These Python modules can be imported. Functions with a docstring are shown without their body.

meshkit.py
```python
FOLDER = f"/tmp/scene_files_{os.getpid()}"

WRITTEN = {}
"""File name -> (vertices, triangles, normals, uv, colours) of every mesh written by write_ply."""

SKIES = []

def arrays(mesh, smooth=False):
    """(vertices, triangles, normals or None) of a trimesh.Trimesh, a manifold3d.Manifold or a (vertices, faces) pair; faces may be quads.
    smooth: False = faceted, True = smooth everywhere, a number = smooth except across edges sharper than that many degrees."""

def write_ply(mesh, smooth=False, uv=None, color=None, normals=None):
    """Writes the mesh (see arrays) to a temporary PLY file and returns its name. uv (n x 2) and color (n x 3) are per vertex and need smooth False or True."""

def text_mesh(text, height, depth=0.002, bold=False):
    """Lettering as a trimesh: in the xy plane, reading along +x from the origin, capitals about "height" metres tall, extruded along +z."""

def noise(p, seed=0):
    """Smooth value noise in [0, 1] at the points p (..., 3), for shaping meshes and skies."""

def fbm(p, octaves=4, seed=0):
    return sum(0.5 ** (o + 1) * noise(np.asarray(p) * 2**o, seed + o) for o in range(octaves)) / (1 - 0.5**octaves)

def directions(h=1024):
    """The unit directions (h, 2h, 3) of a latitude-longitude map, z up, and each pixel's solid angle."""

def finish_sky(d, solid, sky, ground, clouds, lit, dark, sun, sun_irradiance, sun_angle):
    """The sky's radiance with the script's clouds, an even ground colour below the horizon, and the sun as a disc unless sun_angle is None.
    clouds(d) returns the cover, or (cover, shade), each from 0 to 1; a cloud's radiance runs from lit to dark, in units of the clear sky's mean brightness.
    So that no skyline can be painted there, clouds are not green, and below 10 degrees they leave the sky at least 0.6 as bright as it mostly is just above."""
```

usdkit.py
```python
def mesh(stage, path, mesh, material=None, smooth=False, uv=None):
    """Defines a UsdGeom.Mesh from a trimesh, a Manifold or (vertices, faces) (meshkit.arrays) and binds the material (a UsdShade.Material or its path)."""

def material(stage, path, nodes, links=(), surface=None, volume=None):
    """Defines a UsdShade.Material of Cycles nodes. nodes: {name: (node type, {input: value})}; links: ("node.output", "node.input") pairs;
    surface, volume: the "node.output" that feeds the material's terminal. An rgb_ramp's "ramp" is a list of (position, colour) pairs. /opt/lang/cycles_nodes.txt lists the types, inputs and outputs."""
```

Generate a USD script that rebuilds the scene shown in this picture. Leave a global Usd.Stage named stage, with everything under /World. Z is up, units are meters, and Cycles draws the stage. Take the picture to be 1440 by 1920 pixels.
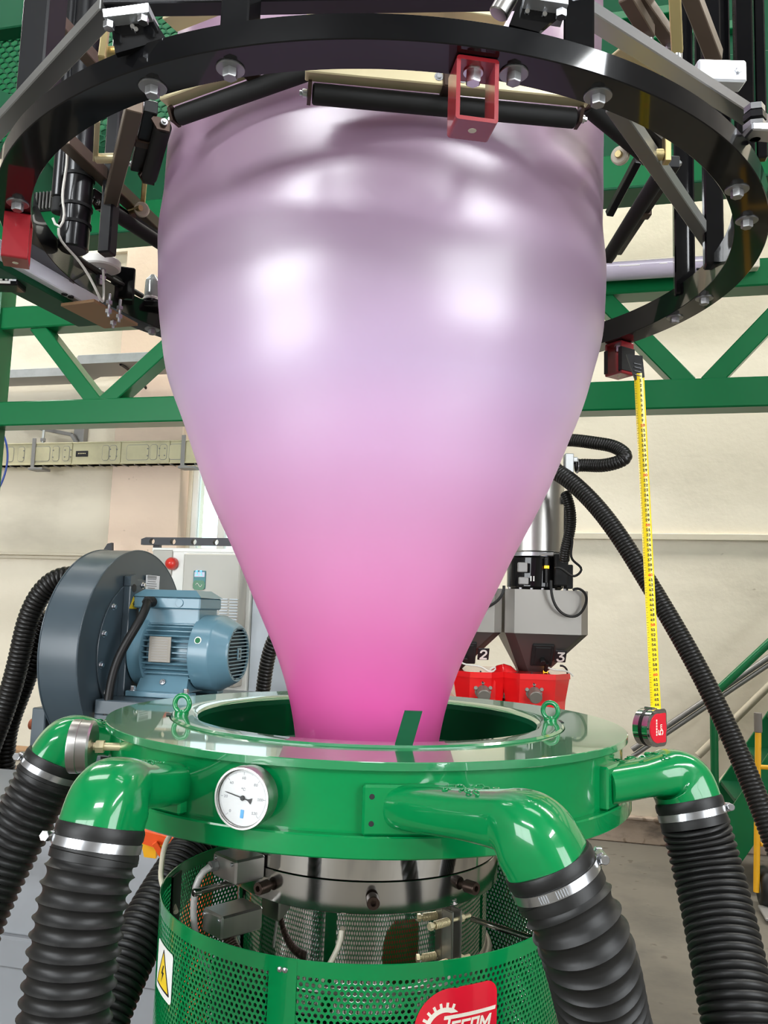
import math, random
import numpy as np
import trimesh, usdkit, meshkit
from pxr import Usd, UsdGeom, UsdLux, UsdShade, Gf, Sdf
from scipy.interpolate import CubicSpline
from shapely.geometry import Polygon, Point, LineString, box as sbox
from shapely import affinity, union_all

random.seed(7)
rng = np.random.default_rng(7)
PI = math.pi
stage = Usd.Stage.CreateInMemory()
UsdGeom.SetStageUpAxis(stage, UsdGeom.Tokens.z)
UsdGeom.SetStageMetersPerUnit(stage, 1.0)
UsdGeom.Xform.Define(stage, '/World')
UsdGeom.Scope.Define(stage, '/World/Looks')

# ------------------------------------------------------------------ camera
# the film axis is the world's z axis; x runs along the back wall, y into the hall
F_PX, PITCH, ROLL, YAW = 1573.5, 0.1149, 0.0312, math.radians(14.0)
CAM = np.array([0.3905, -1.494, 1.6])
EXPOSURE = 0.0


def _basis():
    cp, sp, cr, sr = math.cos(PITCH), math.sin(PITCH), math.cos(ROLL), math.sin(ROLL)
    fw, up, rt = np.array([0, cp, sp]), np.array([0, -sp, cp]), np.array([1., 0, 0])
    r, u = cr * rt + sr * up, -sr * rt + cr * up
    R = np.array([[math.cos(YAW), -math.sin(YAW), 0], [math.sin(YAW), math.cos(YAW), 0], [0, 0, 1]])
    return R @ r, R @ u, R @ fw


RT, UP, FW = _basis()
cam = UsdGeom.Camera.Define(stage, '/World/camera')
m = Gf.Matrix4d(*RT, 0, *UP, 0, *(-FW), 0, *CAM, 1)
cam.AddTransformOp().Set(m)
cam.CreateHorizontalApertureAttr(27.0)
cam.CreateVerticalApertureAttr(36.0)
cam.CreateFocalLengthAttr(27.0 * F_PX / 1440.0)
cam.CreateClippingRangeAttr(Gf.Vec2f(0.02, 200))
cam.CreateExposureAttr(EXPOSURE)


def ray(px, py):
    return FW + RT * (px - 720) / F_PX - UP * (py - 960) / F_PX


def aty(px, py, y):
    d = ray(px, py); return CAM + d * (y - CAM[1]) / d[1]


def atx(px, py, x):
    d = ray(px, py); return CAM + d * (x - CAM[0]) / d[0]


def atz(px, py, z):
    d = ray(px, py); return CAM + d * (z - CAM[2]) / d[2]


def atd(px, py, dep):
    return CAM + ray(px, py) * dep


def atr(px, py, R, far=False):
    d = ray(px, py); o = CAM
    a = d[0]**2 + d[1]**2; b = 2 * (o[0]*d[0] + o[1]*d[1]); c = o[0]**2 + o[1]**2 - R*R
    D = max(b*b - 4*a*c, 0)
    return o + d * (-b + (1 if far else -1) * D**.5) / (2*a)


# ------------------------------------------------------------------ light: sky outside, daylight through the hall's door and windows, plus unseen ceiling skylights added as fill
dome = UsdLux.DomeLight.Define(stage, '/World/sky')
dome.CreateIntensityAttr(1.0)
dome.CreateColorAttr(Gf.Vec3f(0.88, 0.95, 1.0))


def rect_light(name, center, normal, w, h, radiance, color):
    """area light for windows, doors and added skylights; w is its horizontal size"""
    l = UsdLux.RectLight.Define(stage, '/World/' + name)
    n = np.array(normal, float); n /= np.linalg.norm(n)
    up = np.array([0, 0, 1.]) if abs(n[2]) < .9 else np.array([0, 1., 0])
    x = np.cross(up, n); x /= np.linalg.norm(x); y = np.cross(n, x)
    l.AddTransformOp().Set(Gf.Matrix4d(*x, 0, *y, 0, *n, 0, *center, 1))   # emits along -z
    l.CreateWidthAttr(w); l.CreateHeightAttr(h)
    l.CreateIntensityAttr(radiance); l.CreateColorAttr(Gf.Vec3f(*color))
    return l


X0, X1, Y0, Y1, ZC = -9.0, 6.5, -8.0, 5.0, 8.0        # the hall, inside
DAY, WARM = (0.93, 0.97, 1.0), (1.0, 0.95, 0.86)
# openings: (name, wall, centre along wall, centre z, width, height, radiance)
OPENINGS = [
    ('door', 'front', -5.0, 2.0, 6.0, 3.8, 4.4),
    ('window', 'front', -2.1, 6.1, 4.0, .9, 36.0),
    ('window', 'right', -5.0, 6.3, 5.6, .9, 32.0),
    ('door', 'right', -4.6, 2.2, 5.4, 3.2, 2.4),
]
for i, (kind, wall, a, zc, w, h, rad) in enumerate(OPENINGS):
    c, n = {'front': ((a, Y0 + .03, zc), (0, -1, 0)), 'right': ((X1 - .03, a, zc), (1, 0, 0)), 'left': ((X0 + .03, a, zc), (-1, 0, 0))}[wall]
    rect_light('daylight_%d' % (i + 1), c, n, w, h, rad, DAY)
ADDED_SKYLIGHTS = [(-6.0, 3.6), (-2.2, 3.6), (1.6, 3.6), (5.0, 3.6), (-4.5, -1.0), (1.5, -1.0)]  # unseen ceiling lights added to fill the hall and brighten the back wall
for i, (x, y) in enumerate(ADDED_SKYLIGHTS):
    rect_light('added_skylight_%d' % (i + 1), (x, y, ZC - .05), (0, 0, 1), 3.4, 1.2, 14.5 if y > 0 else 2.5, WARM)

# ------------------------------------------------------------------ helpers
names, origin = {}, {}


def numbered(path):
    k = names.get(path, 0); names[path] = k + 1
    return path if k == 0 else '%s_%03d' % (path, k)


def pth(parent):
    return '/World' if parent is None else str(parent.GetPath())


def cat(ms):
    ms = [x for x in (ms if isinstance(ms, (list, tuple)) else [ms]) if x is not None]
    return ms[0] if len(ms) == 1 else trimesh.util.concatenate(ms)


def obj(name, ms, mat, parent=None, label=None, category=None, group=None, kind=None, smooth=35):
    """ONE Mesh; vertices are given in world coordinates and kept relative to the thing's base"""
    me = cat(ms)
    o = origin.get(pth(parent), np.zeros(3))
    path = numbered(pth(parent) + '/' + name)
    v, f = np.array(me.vertices) - o, np.array(me.faces)
    p = usdkit.mesh(stage, path, trimesh.Trimesh(v, f, process=False), M[mat], smooth=smooth).GetPrim()
    origin[path] = o
    for k, x in (('label', label), ('category', category), ('group', group), ('kind', kind)):
        if x: p.SetCustomDataByKey(k, x)
    return p


def thing(name, label, category, base=(0, 0, 0), group=None):
    path = numbered('/World/' + name)
    x = UsdGeom.Xform.Define(stage, path); x.AddTranslateOp().Set(Gf.Vec3d(*map(float, base)))
    p = x.GetPrim(); p.SetCustomDataByKey('label', label); p.SetCustomDataByKey('category', category)
    if group: p.SetCustomDataByKey('group', group)
    origin[path] = np.array(base, float)
    return p


def struct(name, ms, mat, parent=None, smooth=False):
    return obj(name, ms, mat, parent, kind='structure' if parent is None else None, smooth=smooth)


def unit(v):
    v = np.asarray(v, float); return v / np.linalg.norm(v)


def hull(pts):
    return trimesh.Trimesh(np.asarray(pts, float)).convex_hull


def _boxpts(sx, sy, sz, b):
    b = min(b, .49 * min(sx, sy, sz))
    P = []
    for i in (-1, 1):
        for j in (-1, 1):
            for k in (-1, 1):
                x, y, z = i*sx/2, j*sy/2, k*sz/2
                P += [(x, y - j*b, z - k*b), (x - i*b, y, z - k*b), (x - i*b, y - j*b, z)]
    return np.array(P)


_BOXF = {}


def box(c, s, b=.002, rz=0.0, R=None):
    """chamfered box"""
    P = _boxpts(*s, b)
    if 'f' not in _BOXF:
        h = trimesh.Trimesh(_boxpts(1, 1, 1, .1)).convex_hull
        ref = _boxpts(1, 1, 1, .1)
        idx = [int(((ref - v)**2).sum(1).argmin()) for v in h.vertices]
        _BOXF['f'] = np.array(idx)[h.faces]
    if R is None:
        R = np.array([[math.cos(rz), -math.sin(rz), 0], [math.sin(rz), math.cos(rz), 0], [0, 0, 1]])
    return trimesh.Trimesh(P @ np.asarray(R).T + np.asarray(c, float), _BOXF['f'], process=False)


def box2(lo, hi, b=.002):
    lo, hi = np.array(lo, float), np.array(hi, float)
    return box((lo + hi) / 2, np.abs(hi - lo), b)


def frame(d, up=(0, 0, 1)):
    d = unit(d); up = np.array(up, float)
    if abs(d @ unit(up)) > .98: up = np.array([0, 1., 0]) if abs(d[1]) < .9 else np.array([1., 0, 0])
    x = unit(np.cross(up, d)); y = np.cross(d, x)
    return x, y, d


def bar(p0, p1, w, h, b=.002, up=(0, 0, 1)):
    """rectangular bar, w across, h along 'up'"""
    p0, p1 = np.array(p0, float), np.array(p1, float)
    x, y, d = frame(p1 - p0, up)
    return box((p0 + p1) / 2, (w, h, np.linalg.norm(p1 - p0)), b, R=np.stack([x, y, d], 1))


def lathe(prof, n=96, closed=True, c=(0, 0, 0), axis=(0, 0, 1), a0=0.0, a1=2*PI):
    """revolves (r, h) points about an axis; closed = the profile is a loop"""
    prof = np.array(prof, float); k = len(prof)
    full = abs(a1 - a0 - 2*PI) < 1e-6
    th = np.linspace(a0, a1, n, endpoint=not full)
    x, y, d = frame(axis, (0, 1, 0) if abs(unit(axis)[2]) > .98 else (0, 0, 1))
    if abs(unit(axis)[2]) > .98 and unit(axis)[2] > 0: x, y, d = np.array([1., 0, 0]), np.array([0, 1., 0]), np.array([0, 0, 1.])
    ring = np.cos(th)[:, None] * x + np.sin(th)[:, None] * y
    V = ring[:, None, :] * prof[None, :, 0, None] + prof[None, :, 1, None] * d + np.asarray(c, float)
    F = []
    I = np.arange(n if full else n - 1); J = (I + 1) % n
    for s in range(k if closed else k - 1):
        t = (s + 1) % k
        a, b_, c_, e = I*k + s, J*k + s, J*k + t, I*k + t
        F.append(np.stack([a, b_, c_], 1)); F.append(np.stack([a, c_, e], 1))
    me = trimesh.Trimesh(V.reshape(-1, 3), np.vstack(F), process=False)
    if closed and full:
        if me.volume < 0: me.invert()
    return me


def cyl(p0, p1, r, n=24, b=None, r1=None):
    """capped cylinder or cone with chamfered ends"""
    p0, p1 = np.array(p0, float), np.array(p1, float); L = np.linalg.norm(p1 - p0)
    r1 = r if r1 is None else r1
    b = min(.12 * min(r, r1), .2 * L) if b is None else b
    me = lathe([(1e-5, 0), (r - b, 0), (r, b), (r1, L - b), (r1 - b, L), (1e-5, L)], n, True, p0, p1 - p0)
    return me


def torus(c, axis, R, r, n=48, k=14):
    t = np.linspace(0, 2*PI, k, endpoint=False)
    return lathe(np.stack([R + r*np.cos(t), r*np.sin(t)], 1), n, True, c, axis)


def resample(pts, step):
    pts = np.asarray(pts, float)
    s = np.r_[0, np.cumsum(np.linalg.norm(np.diff(pts, axis=0), axis=1))]
    cs = CubicSpline(s, pts) if len(pts) > 2 else (lambda q: pts[0] + (pts[1]-pts[0]) * (np.asarray(q)/s[-1])[:, None])
    q = np.linspace(0, s[-1], 200); P = cs(q)
    s2 = np.r_[0, np.cumsum(np.linalg.norm(np.diff(P, axis=0), axis=1))]
    n = max(2, int(round(s2[-1] / step)) + 1)
    u = np.linspace(0, s2[-1], n)
    return np.stack([np.interp(u, s2, P[:, k]) for k in range(3)], 1), u


def sweep(P, rad, n=16, cap=True, ab=None, up=(0, 0, 1), power=2.0):
    """tube along points P; rad per point; ab = optional (a, b) half axes per point"""
    P = np.asarray(P, float); N = len(P)
    T = np.gradient(P, axis=0); T /= np.linalg.norm(T, axis=1, keepdims=True)
    x, y, _ = frame(T[0], up)
    X = np.zeros((N, 3)); Yv = np.zeros((N, 3))
    for i in range(N):
        x = x - (x @ T[i]) * T[i]; x /= np.linalg.norm(x)
        X[i] = x; Yv[i] = np.cross(T[i], x)
    th = np.linspace(0, 2*PI, n, endpoint=False)
    c, s = np.cos(th), np.sin(th)
    if power != 2.0:
        c, s = np.sign(c)*np.abs(c)**(2/power), np.sign(s)*np.abs(s)**(2/power)
    if ab is None:
        rad = np.broadcast_to(np.asarray(rad, float), (N,)); A = B = rad
    else:
        A, B = np.asarray(ab[0], float), np.asarray(ab[1], float)
    V = P[:, None] + A[:, None, None]*c[None, :, None]*X[:, None] + B[:, None, None]*s[None, :, None]*Yv[:, None]
    V = V.reshape(-1, 3)
    i, j = np.meshgrid(np.arange(N-1), np.arange(n), indexing='ij'); i, j = i.ravel(), j.ravel(); k = (j+1) % n
    F = [np.stack([i*n+j, i*n+k, (i+1)*n+k], 1), np.stack([i*n+j, (i+1)*n+k, (i+1)*n+j], 1)]
    if cap:
        V = np.vstack([V, P[0], P[-1]]); q = np.arange(n); r = (q+1) % n
        F += [np.stack([r, q, np.full(n, N*n)], 1), np.stack([(N-1)*n+q, (N-1)*n+r, np.full(n, N*n+1)], 1)]
    return trimesh.Trimesh(V, np.vstack(F), process=False)


def wire(pts, r, n=8, step=.012):
    P, _ = resample(pts, step); return sweep(P, r, n)


def corrugated(pts, R, depth, pitch, style='ridge', n=40, per=10):
    """corrugated hose along a curve: a hollow look is not needed, the ends are covered"""
    P, u = resample(pts, pitch / per)
    ph = (u / pitch) % 1.0
    if style == 'ridge': prof = 1 - np.abs(np.sin(PI*ph))**.75 * 1.0
    else: prof = np.abs(np.sin(PI*ph))**.55
    return sweep(P, R - depth * (1 - prof), n)


def hexbolt(c, nrm, rh, h, rw=None, tw=.002, n=6):
    c = np.asarray(c, float); nrm = unit(nrm)
    x, y, d = frame(nrm)
    a = np.arange(6) * PI/3 + .3
    P = []
    for k in range(6):
        e = math.cos(a[k])*x + math.sin(a[k])*y
        P += [c + e*rh + d*tw, c + e*rh + d*(tw + h*.85), c + e*rh*.86 + d*(tw + h)]
    head = hull(P)
    wash = None if rw is None else cyl(c - d*.0005, c + d*tw, rw, 24)
    return head, wash


def plate(poly, t, O, X, Y):
    """extruded polygon placed with origin O and axes X, Y; thickness t along X x Y, starting at the plane"""
    me = trimesh.creation.extrude_polygon(poly, t, engine='earcut') if not hasattr(poly, 'geoms') else trimesh.util.concatenate([trimesh.creation.extrude_polygon(g, t, engine='earcut') for g in poly.geoms])
    X, Y = unit(X), np.asarray(Y, float); Y = unit(Y - (Y @ X)*X); Z = np.cross(X, Y)
    v = np.array(me.vertices)
    return trimesh.Trimesh(np.asarray(O, float) + v[:, :1]*X + v[:, 1:2]*Y + v[:, 2:3]*Z, me.faces, process=False)


def poly3(pts, t, nrm=None):
    """plate whose outline is the 3-D points (about planar); thickness t away along nrm"""
    pts = np.asarray(pts, float); c = pts.mean(0)
    n = np.linalg.svd(pts - c)[2][2]
    if nrm is not None and n @ np.asarray(nrm) < 0: n = -n
    x, y, d = frame(n)
    q = Polygon(np.stack([(pts - c) @ x, (pts - c) @ y], 1))
    if q.exterior.is_ccw is False: q = Polygon(list(q.exterior.coords)[::-1])
    return plate(q, t, c, x, y)


def text(s, h, O, X, Y, depth=.0006, bold=False, center=True):
    me = meshkit.text_mesh(s, h, depth, bold); v = np.array(me.vertices)
    if center: v[:, :2] -= (v[:, :2].min(0) + v[:, :2].max(0)) / 2
    X, Y = unit(X), unit(Y); Z = np.cross(X, Y)
    return trimesh.Trimesh(np.asarray(O, float) + v[:, :1]*X + v[:, 1:2]*Y + v[:, 2:3]*Z, me.faces, process=False)


def hexgrid(nu, nv, p, r, squash=1.0):
    """cells of a sheet with hexagonal holes in 2-D: returns outer hexagons, hole hexagons (cells, 6, 2)"""
    j, i = np.meshgrid(np.arange(nv), np.arange(nu), indexing='ij')
    cx = (i + .5*(j % 2)) * p; cy = j * p * math.sqrt(3)/2 * squash
    a = np.radians(30 + 60*np.arange(6))
    e = np.stack([np.cos(a), np.sin(a)*squash], 1)
    C = np.stack([cx.ravel(), cy.ravel()], 1)[:, None]
    return C + e*p/math.sqrt(3), C + e*r


def perforated(H, O, f_out, f_in):
    """solid perforated sheet from hexgrid; f_out / f_in map 2-D points to 3-D on the two faces"""
    n = len(H)
    A, B = f_out(H.reshape(-1, 2)), f_out(O.reshape(-1, 2))
    Cc, D = f_in(H.reshape(-1, 2)), f_in(O.reshape(-1, 2))
    V = np.vstack([A, B, Cc, D]); N = n*6
    k = np.arange(N); kn = (k // 6)*6 + (k + 1) % 6
    F = []
    def quad(a, b, c, d): F.append(np.stack([a, b, c], 1)); F.append(np.stack([a, c, d], 1))
    quad(k, kn, N + kn, N + k)
    quad(2*N + kn, 2*N + k, 3*N + k, 3*N + kn)
    quad(N + kn, 3*N + kn, 3*N + k, N + k)
    return trimesh.Trimesh(V, np.vstack(F), process=False)


# ------------------------------------------------------------------ materials
M = {}


def mat(name, color, rough=.5, metal=0.0, coat=0.0, coat_rough=.05, spec=.5, bump=None, vary=None, extra=None):
    nodes = {'p': ('principled_bsdf', {'base_color': color, 'roughness': rough, 'metallic': metal, 'coat_weight': coat, 'coat_roughness': coat_rough, 'specular_ior_level': spec, **(extra or {})})}
    links = []
    if vary or bump:
        nodes['g'] = ('geometry', {})
    if vary:
        scale, dark, stretch = vary
        nodes['mp'] = ('mapping', {'scale': stretch})
        nodes['n'] = ('noise_texture', {'scale': scale, 'detail': 6.0, 'roughness': .6})
        nodes['r'] = ('rgb_ramp', {'ramp': [(.3, tuple(c*dark for c in color)), (.55, color), (.75, tuple(min(1, c*1.07) for c in color))]})
        links += [('g.position', 'mp.vector'), ('mp.vector', 'n.vector'), ('n.fac', 'r.fac'), ('r.color', 'p.base_color')]
    if bump:
        nodes['bn'] = ('noise_texture', {'scale': bump[0], 'detail': 4.0})
        nodes['b'] = ('bump', {'strength': bump[1], 'distance': bump[2]})
        links += [('g.position', 'bn.vector'), ('bn.fac', 'b.height'), ('b.normal', 'p.normal')]
    M[name] = usdkit.material(stage, '/World/Looks/' + name, nodes, links, surface='p.BSDF')


mat('green_gloss', (.001, .20, .052), .2, spec=.25, coat=.85, coat_rough=.03, bump=(9.0, .05, .01))
mat('green_top', (.02, .215, .075), .22, coat=1.0, coat_rough=.025, spec=.5, extra={'coat_ior': 1.75}, vary=(7.0, .8, (1, 1, 1)))
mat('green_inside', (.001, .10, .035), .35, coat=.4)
mat('green_steel', (.001, .125, .036), .34, spec=.3, coat=.2, coat_rough=.15)
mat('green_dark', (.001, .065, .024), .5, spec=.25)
mat('black_gloss', (.003, .003, .0035), .25, spec=.05, coat=.7, coat_rough=.05, bump=(30.0, .06, .004))
mat('black_steel', (.005, .005, .006), .32, spec=.3, coat=.2, coat_rough=.12)
mat('black_rubber', (.0075, .0073, .0070), .46, spec=.42, bump=(160.0, .08, .001))
mat('black_hose', (.011, .010, .009), .34, spec=.45)
mat('black_matte', (.006, .006, .006), .75)
mat('chrome', (.78, .77, .75), .07, metal=1.0)
mat('polished', (.60, .59, .57), .13, metal=1.0)
mat('zinc', (.62, .63, .65), .27, metal=1.0)
mat('zinc_dull', (.34, .34, .34), .38, metal=1.0)
mat('stainless', (.52, .50, .47), .30, metal=1.0, vary=(30.0, .9, (1, 1, .03)))
mat('brushed_case', (.44, .42, .40), .32, metal=1.0)
mat('aluminium', (.80, .82, .86), .35, metal=.7)
mat('brass', (.62, .50, .24), .34, metal=.85)
mat('brass_lit', (.74, .64, .40), .38, metal=.55)
mat('brown_bar', (.16, .12, .09), .40, metal=.6)
mat('oxide', (.07, .045, .035), .35, metal=.7)
mat('grey_bar', (.20, .20, .19), .40, metal=.6)
mat('red_bracket', (.26, .012, .018), .30, coat=.6)
mat('red_gloss', (.72, .008, .010), .22, coat=.8)
mat('red_lens', (.62, .03, .02), .25, coat=.5)
mat('white_plastic', (.80, .78, .73), .38)
mat('ivory', (.70, .64, .50), .40)
mat('paper', (.78, .80, .84), .5)
mat('sticker_white', (.85, .85, .80), .35)
mat('sticker_yellow', (.85, .60, .02), .35)
mat('sticker_red', (.72, .010, .03), .25, coat=.6)
mat('cream_print', (.88, .82, .70), .4)
mat('ink', (.012, .012, .014), .5)
mat('ink_blue', (.12, .45, .85), .5)
mat('ink_grey', (.30, .31, .33), .5)
mat('dial_white', (.86, .87, .86), .4)
mat('fan_grey', (.055, .078, .095), .34, coat=.25, coat_rough=.2, vary=(3.0, .85, (1, 1, 1)))
mat('motor_blue', (.105, .215, .275), .34, coat=.35, coat_rough=.15)
mat('motor_dark', (.02, .035, .045), .5)
mat('nameplate', (.22, .20, .17), .5, metal=.5)
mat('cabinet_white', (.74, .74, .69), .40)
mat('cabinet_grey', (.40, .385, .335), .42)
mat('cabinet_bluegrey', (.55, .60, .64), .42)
mat('charcoal', (.035, .036, .042), .55)
mat('teal', (.01, .16, .17), .4)
mat('rail_white', (.84, .88, .93), .35)
mat('hopper', (.42, .40, .37), .33, metal=.75)
mat('hopper_dark', (.11, .10, .095), .40, metal=.6)
mat('tray_beige', (.62, .57, .37), .5, metal=.2, vary=(4.0, .8, (1, 1, 1)))
mat('galv', (.60, .62, .62), .38, metal=.6, vary=(8.0, .85, (1, 1, 1)))
mat('galv_dark', (.30, .29, .28), .5, metal=.4)
mat('conduit_wood', (.60, .54, .42), .6)
mat('tan_pipe', (.48, .42, .32), .45)
mat('pipe_grey', (.22, .21, .20), .40, metal=.5)
mat('tube_lilac', (.48, .43, .52), .25, coat=.6)
mat('yellow_tape', (.90, .66, .01), .28, coat=.7, coat_rough=.1)
mat('yellow_paint', (.80, .40, .01), .4)
mat('orange_paint', (.80, .09, .012), .4)
mat('rust_pipe', (.30, .07, .025), .6)
mat('machine_grey', (.24, .255, .27), .36, coat=.2)
mat('blue_cable', (.01, .04, .25), .4)
mat('white_cable', (.62, .60, .54), .5)
mat('grip', (.16, .14, .12), .7)
mat('wood', (.30, .17, .08), .6)
mat('clear_dome', (.28, .30, .28), .15, coat=1.0)
mat('amber', (1.0, .45, .02), .3, extra={'emission_color': (1.0, .42, .02), 'emission_strength': 1.6})
mat('display_blue', (.005, .01, .10), .2, coat=1.0)
mat('digit_blue', (.1, .3, 1.0), .4, extra={'emission_color': (.08, .35, 1.0), 'emission_strength': 1.6})
mat('braid', (.34, .33, .31), .5, metal=.4, bump=(500.0, .6, .001))

def wall_mat(name, color, dirt, s=.9, spots=.74):
    nodes = {
        'g': ('geometry', {}), 'mp': ('mapping', {'scale': (.7, .7, 1.6)}),
        'n': ('noise_texture', {'scale': s, 'detail': 8.0, 'roughness': .62}),
        'r': ('rgb_ramp', {'ramp': [(.28, dirt), (.5, color), (.8, tuple(min(1, c*1.04) for c in color))]}),
        'n2': ('noise_texture', {'scale': 9.0, 'detail': 2.0}),
        'r2': ('rgb_ramp', {'ramp': [(.0, (1, 1, 1)), (spots, (1, 1, 1)), (spots + .04, (.6, .57, .52))]}),
        'mx': ('mix', {'mix_type': 'multiply', 'fac': 1.0}),
        'bn': ('noise_texture', {'scale': 22.0, 'detail': 3.0}), 'b': ('bump', {'strength': .15, 'distance': .01}),
        'p': ('principled_bsdf', {'roughness': .78}),
    }
    links = [('g.position', 'mp.vector'), ('mp.vector', 'n.vector'), ('n.fac', 'r.fac'), ('g.position', 'n2.vector'), ('n2.fac', 'r2.fac'),
             ('r.color', 'mx.color1'), ('r2.color', 'mx.color2'), ('mx.color', 'p.base_color'), ('g.position', 'bn.vector'), ('bn.fac', 'b.height'), ('b.normal', 'p.normal')]
    M[name] = usdkit.material(stage, '/World/Looks/' + name, nodes, links, surface='p.BSDF')


wall_mat('wall_cream', (.74, .67, .54), (.60, .54, .43))
wall_mat('pilaster_pink', (.80, .62, .49), (.70, .54, .43), 1.2)
wall_mat('plinth', (.42, .33, .26), (.20, .16, .13), 6.0, .6)
wall_mat('concrete', (.125, .112, .090), (.060, .055, .046), 1.6, .66)
wall_mat('roof_dark', (.10, .10, .10), (.07, .07, .07))
wall_mat('wall_shed', (.16, .15, .14), (.11, .10, .095))
wall_mat('pale_board', (.62, .57, .50), (.55, .50, .44), 2.0)

# the film: saturated pink melt low down, paler and frosted where it is blown thin; the lavender and darker top also carry reflections and cage shade in the colour; a satin surface that is slightly translucent
M['film'] = usdkit.material(stage, '/World/Looks/film', {
    'g': ('geometry', {}), 's': ('separate_xyz', {}),
    'mr': ('map_range', {'from_min': 1.33, 'from_max': 2.43, 'to_min': 0.0, 'to_max': 1.0, 'clamp': True}),
    'r': ('rgb_ramp', {'ramp': [(0.0, (.72, .08, .36)), (.10, (.94, .14, .50)), (.22, (.96, .25, .60)), (.34, (.93, .38, .70)), (.46, (.84, .50, .79)), (.57, (.71, .53, .77)), (.68, (.53, .40, .55)), (.8, (.45, .32, .44)), (1.0, (.48, .31, .43))]}),
    'p': ('principled_bsdf', {'roughness': .42, 'specular_ior_level': .5, 'coat_weight': 1.0, 'coat_roughness': .33, 'coat_ior': 2.15}),
    't': ('translucent_bsdf', {}),
    'm': ('mix_closure', {'fac': .34}),
}, [('g.position', 's.vector'), ('s.z', 'mr.value'), ('mr.result', 'r.fac'), ('r.color', 'p.base_color'), ('r.color', 't.color'), ('p.BSDF', 'm.closure1'), ('t.BSDF', 'm.closure2')], surface='m.closure')

M['pane'] = usdkit.material(stage, '/World/Looks/pane', {
    'f': ('fresnel', {'IOR': 1.5}), 't': ('transparent_bsdf', {'color': (.80, .86, .85)}), 'gl': ('glossy_bsdf', {'roughness': .05}), 'm': ('mix_closure', {})},
    [('f.fac', 'm.fac'), ('t.BSDF', 'm.closure1'), ('gl.BSDF', 'm.closure2')], surface='m.closure')
M['clear_glass'] = usdkit.material(stage, '/World/Looks/clear_glass', {
    'f': ('fresnel', {'IOR': 1.35}), 't': ('transparent_bsdf', {'color': (.985, .985, .985)}), 'gl': ('glossy_bsdf', {'roughness': .03}), 'm': ('mix_closure', {})},
    [('f.fac', 'm.fac'), ('t.BSDF', 'm.closure1'), ('gl.BSDF', 'm.closure2')], surface='m.closure')
M['lit_pane'] = usdkit.material(stage, '/World/Looks/lit_pane', {'e': ('emission', {'color': (.93, .97, 1.0), 'strength': 6.0})}, [], surface='e.emission')

# ------------------------------------------------------------------ the hall
T = .25
WX0, WX1, WZ0, WZ1 = -2.93, -2.10, 2.0, 3.15                  # the opening in the back wall
struct('floor', box2((X0 - T, Y0 - T, -T), (X1 + T, Y1 + T, 0), .001), 'concrete')
struct('ceiling', box2((X0 - T, Y0 - T, ZC), (X1 + T, Y1 + T, ZC + T), .001), 'roof_dark')
struct('wall_back', [box2((X0, Y1, 0), (WX0, Y1 + T, ZC), .0005), box2((WX1, Y1, 0), (X1, Y1 + T, ZC), .0005), box2((WX0, Y1, 0), (WX1, Y1 + T, WZ0), .0005), box2((WX0, Y1, WZ1), (WX1, Y1 + T, ZC), .0005)], 'wall_cream')
struct('wall_front', box2((X0, Y0 - T, 0), (X1, Y0, ZC), .0005), 'wall_shed')
struct('wall_left', box2((X0 - T, Y0 - T, 0), (X0, Y1 + T, ZC), .0005), 'wall_shed')
struct('wall_right', box2((X1, Y0 - T, 0), (X1 + T, Y1 + T, ZC), .0005), 'wall_shed')
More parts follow.
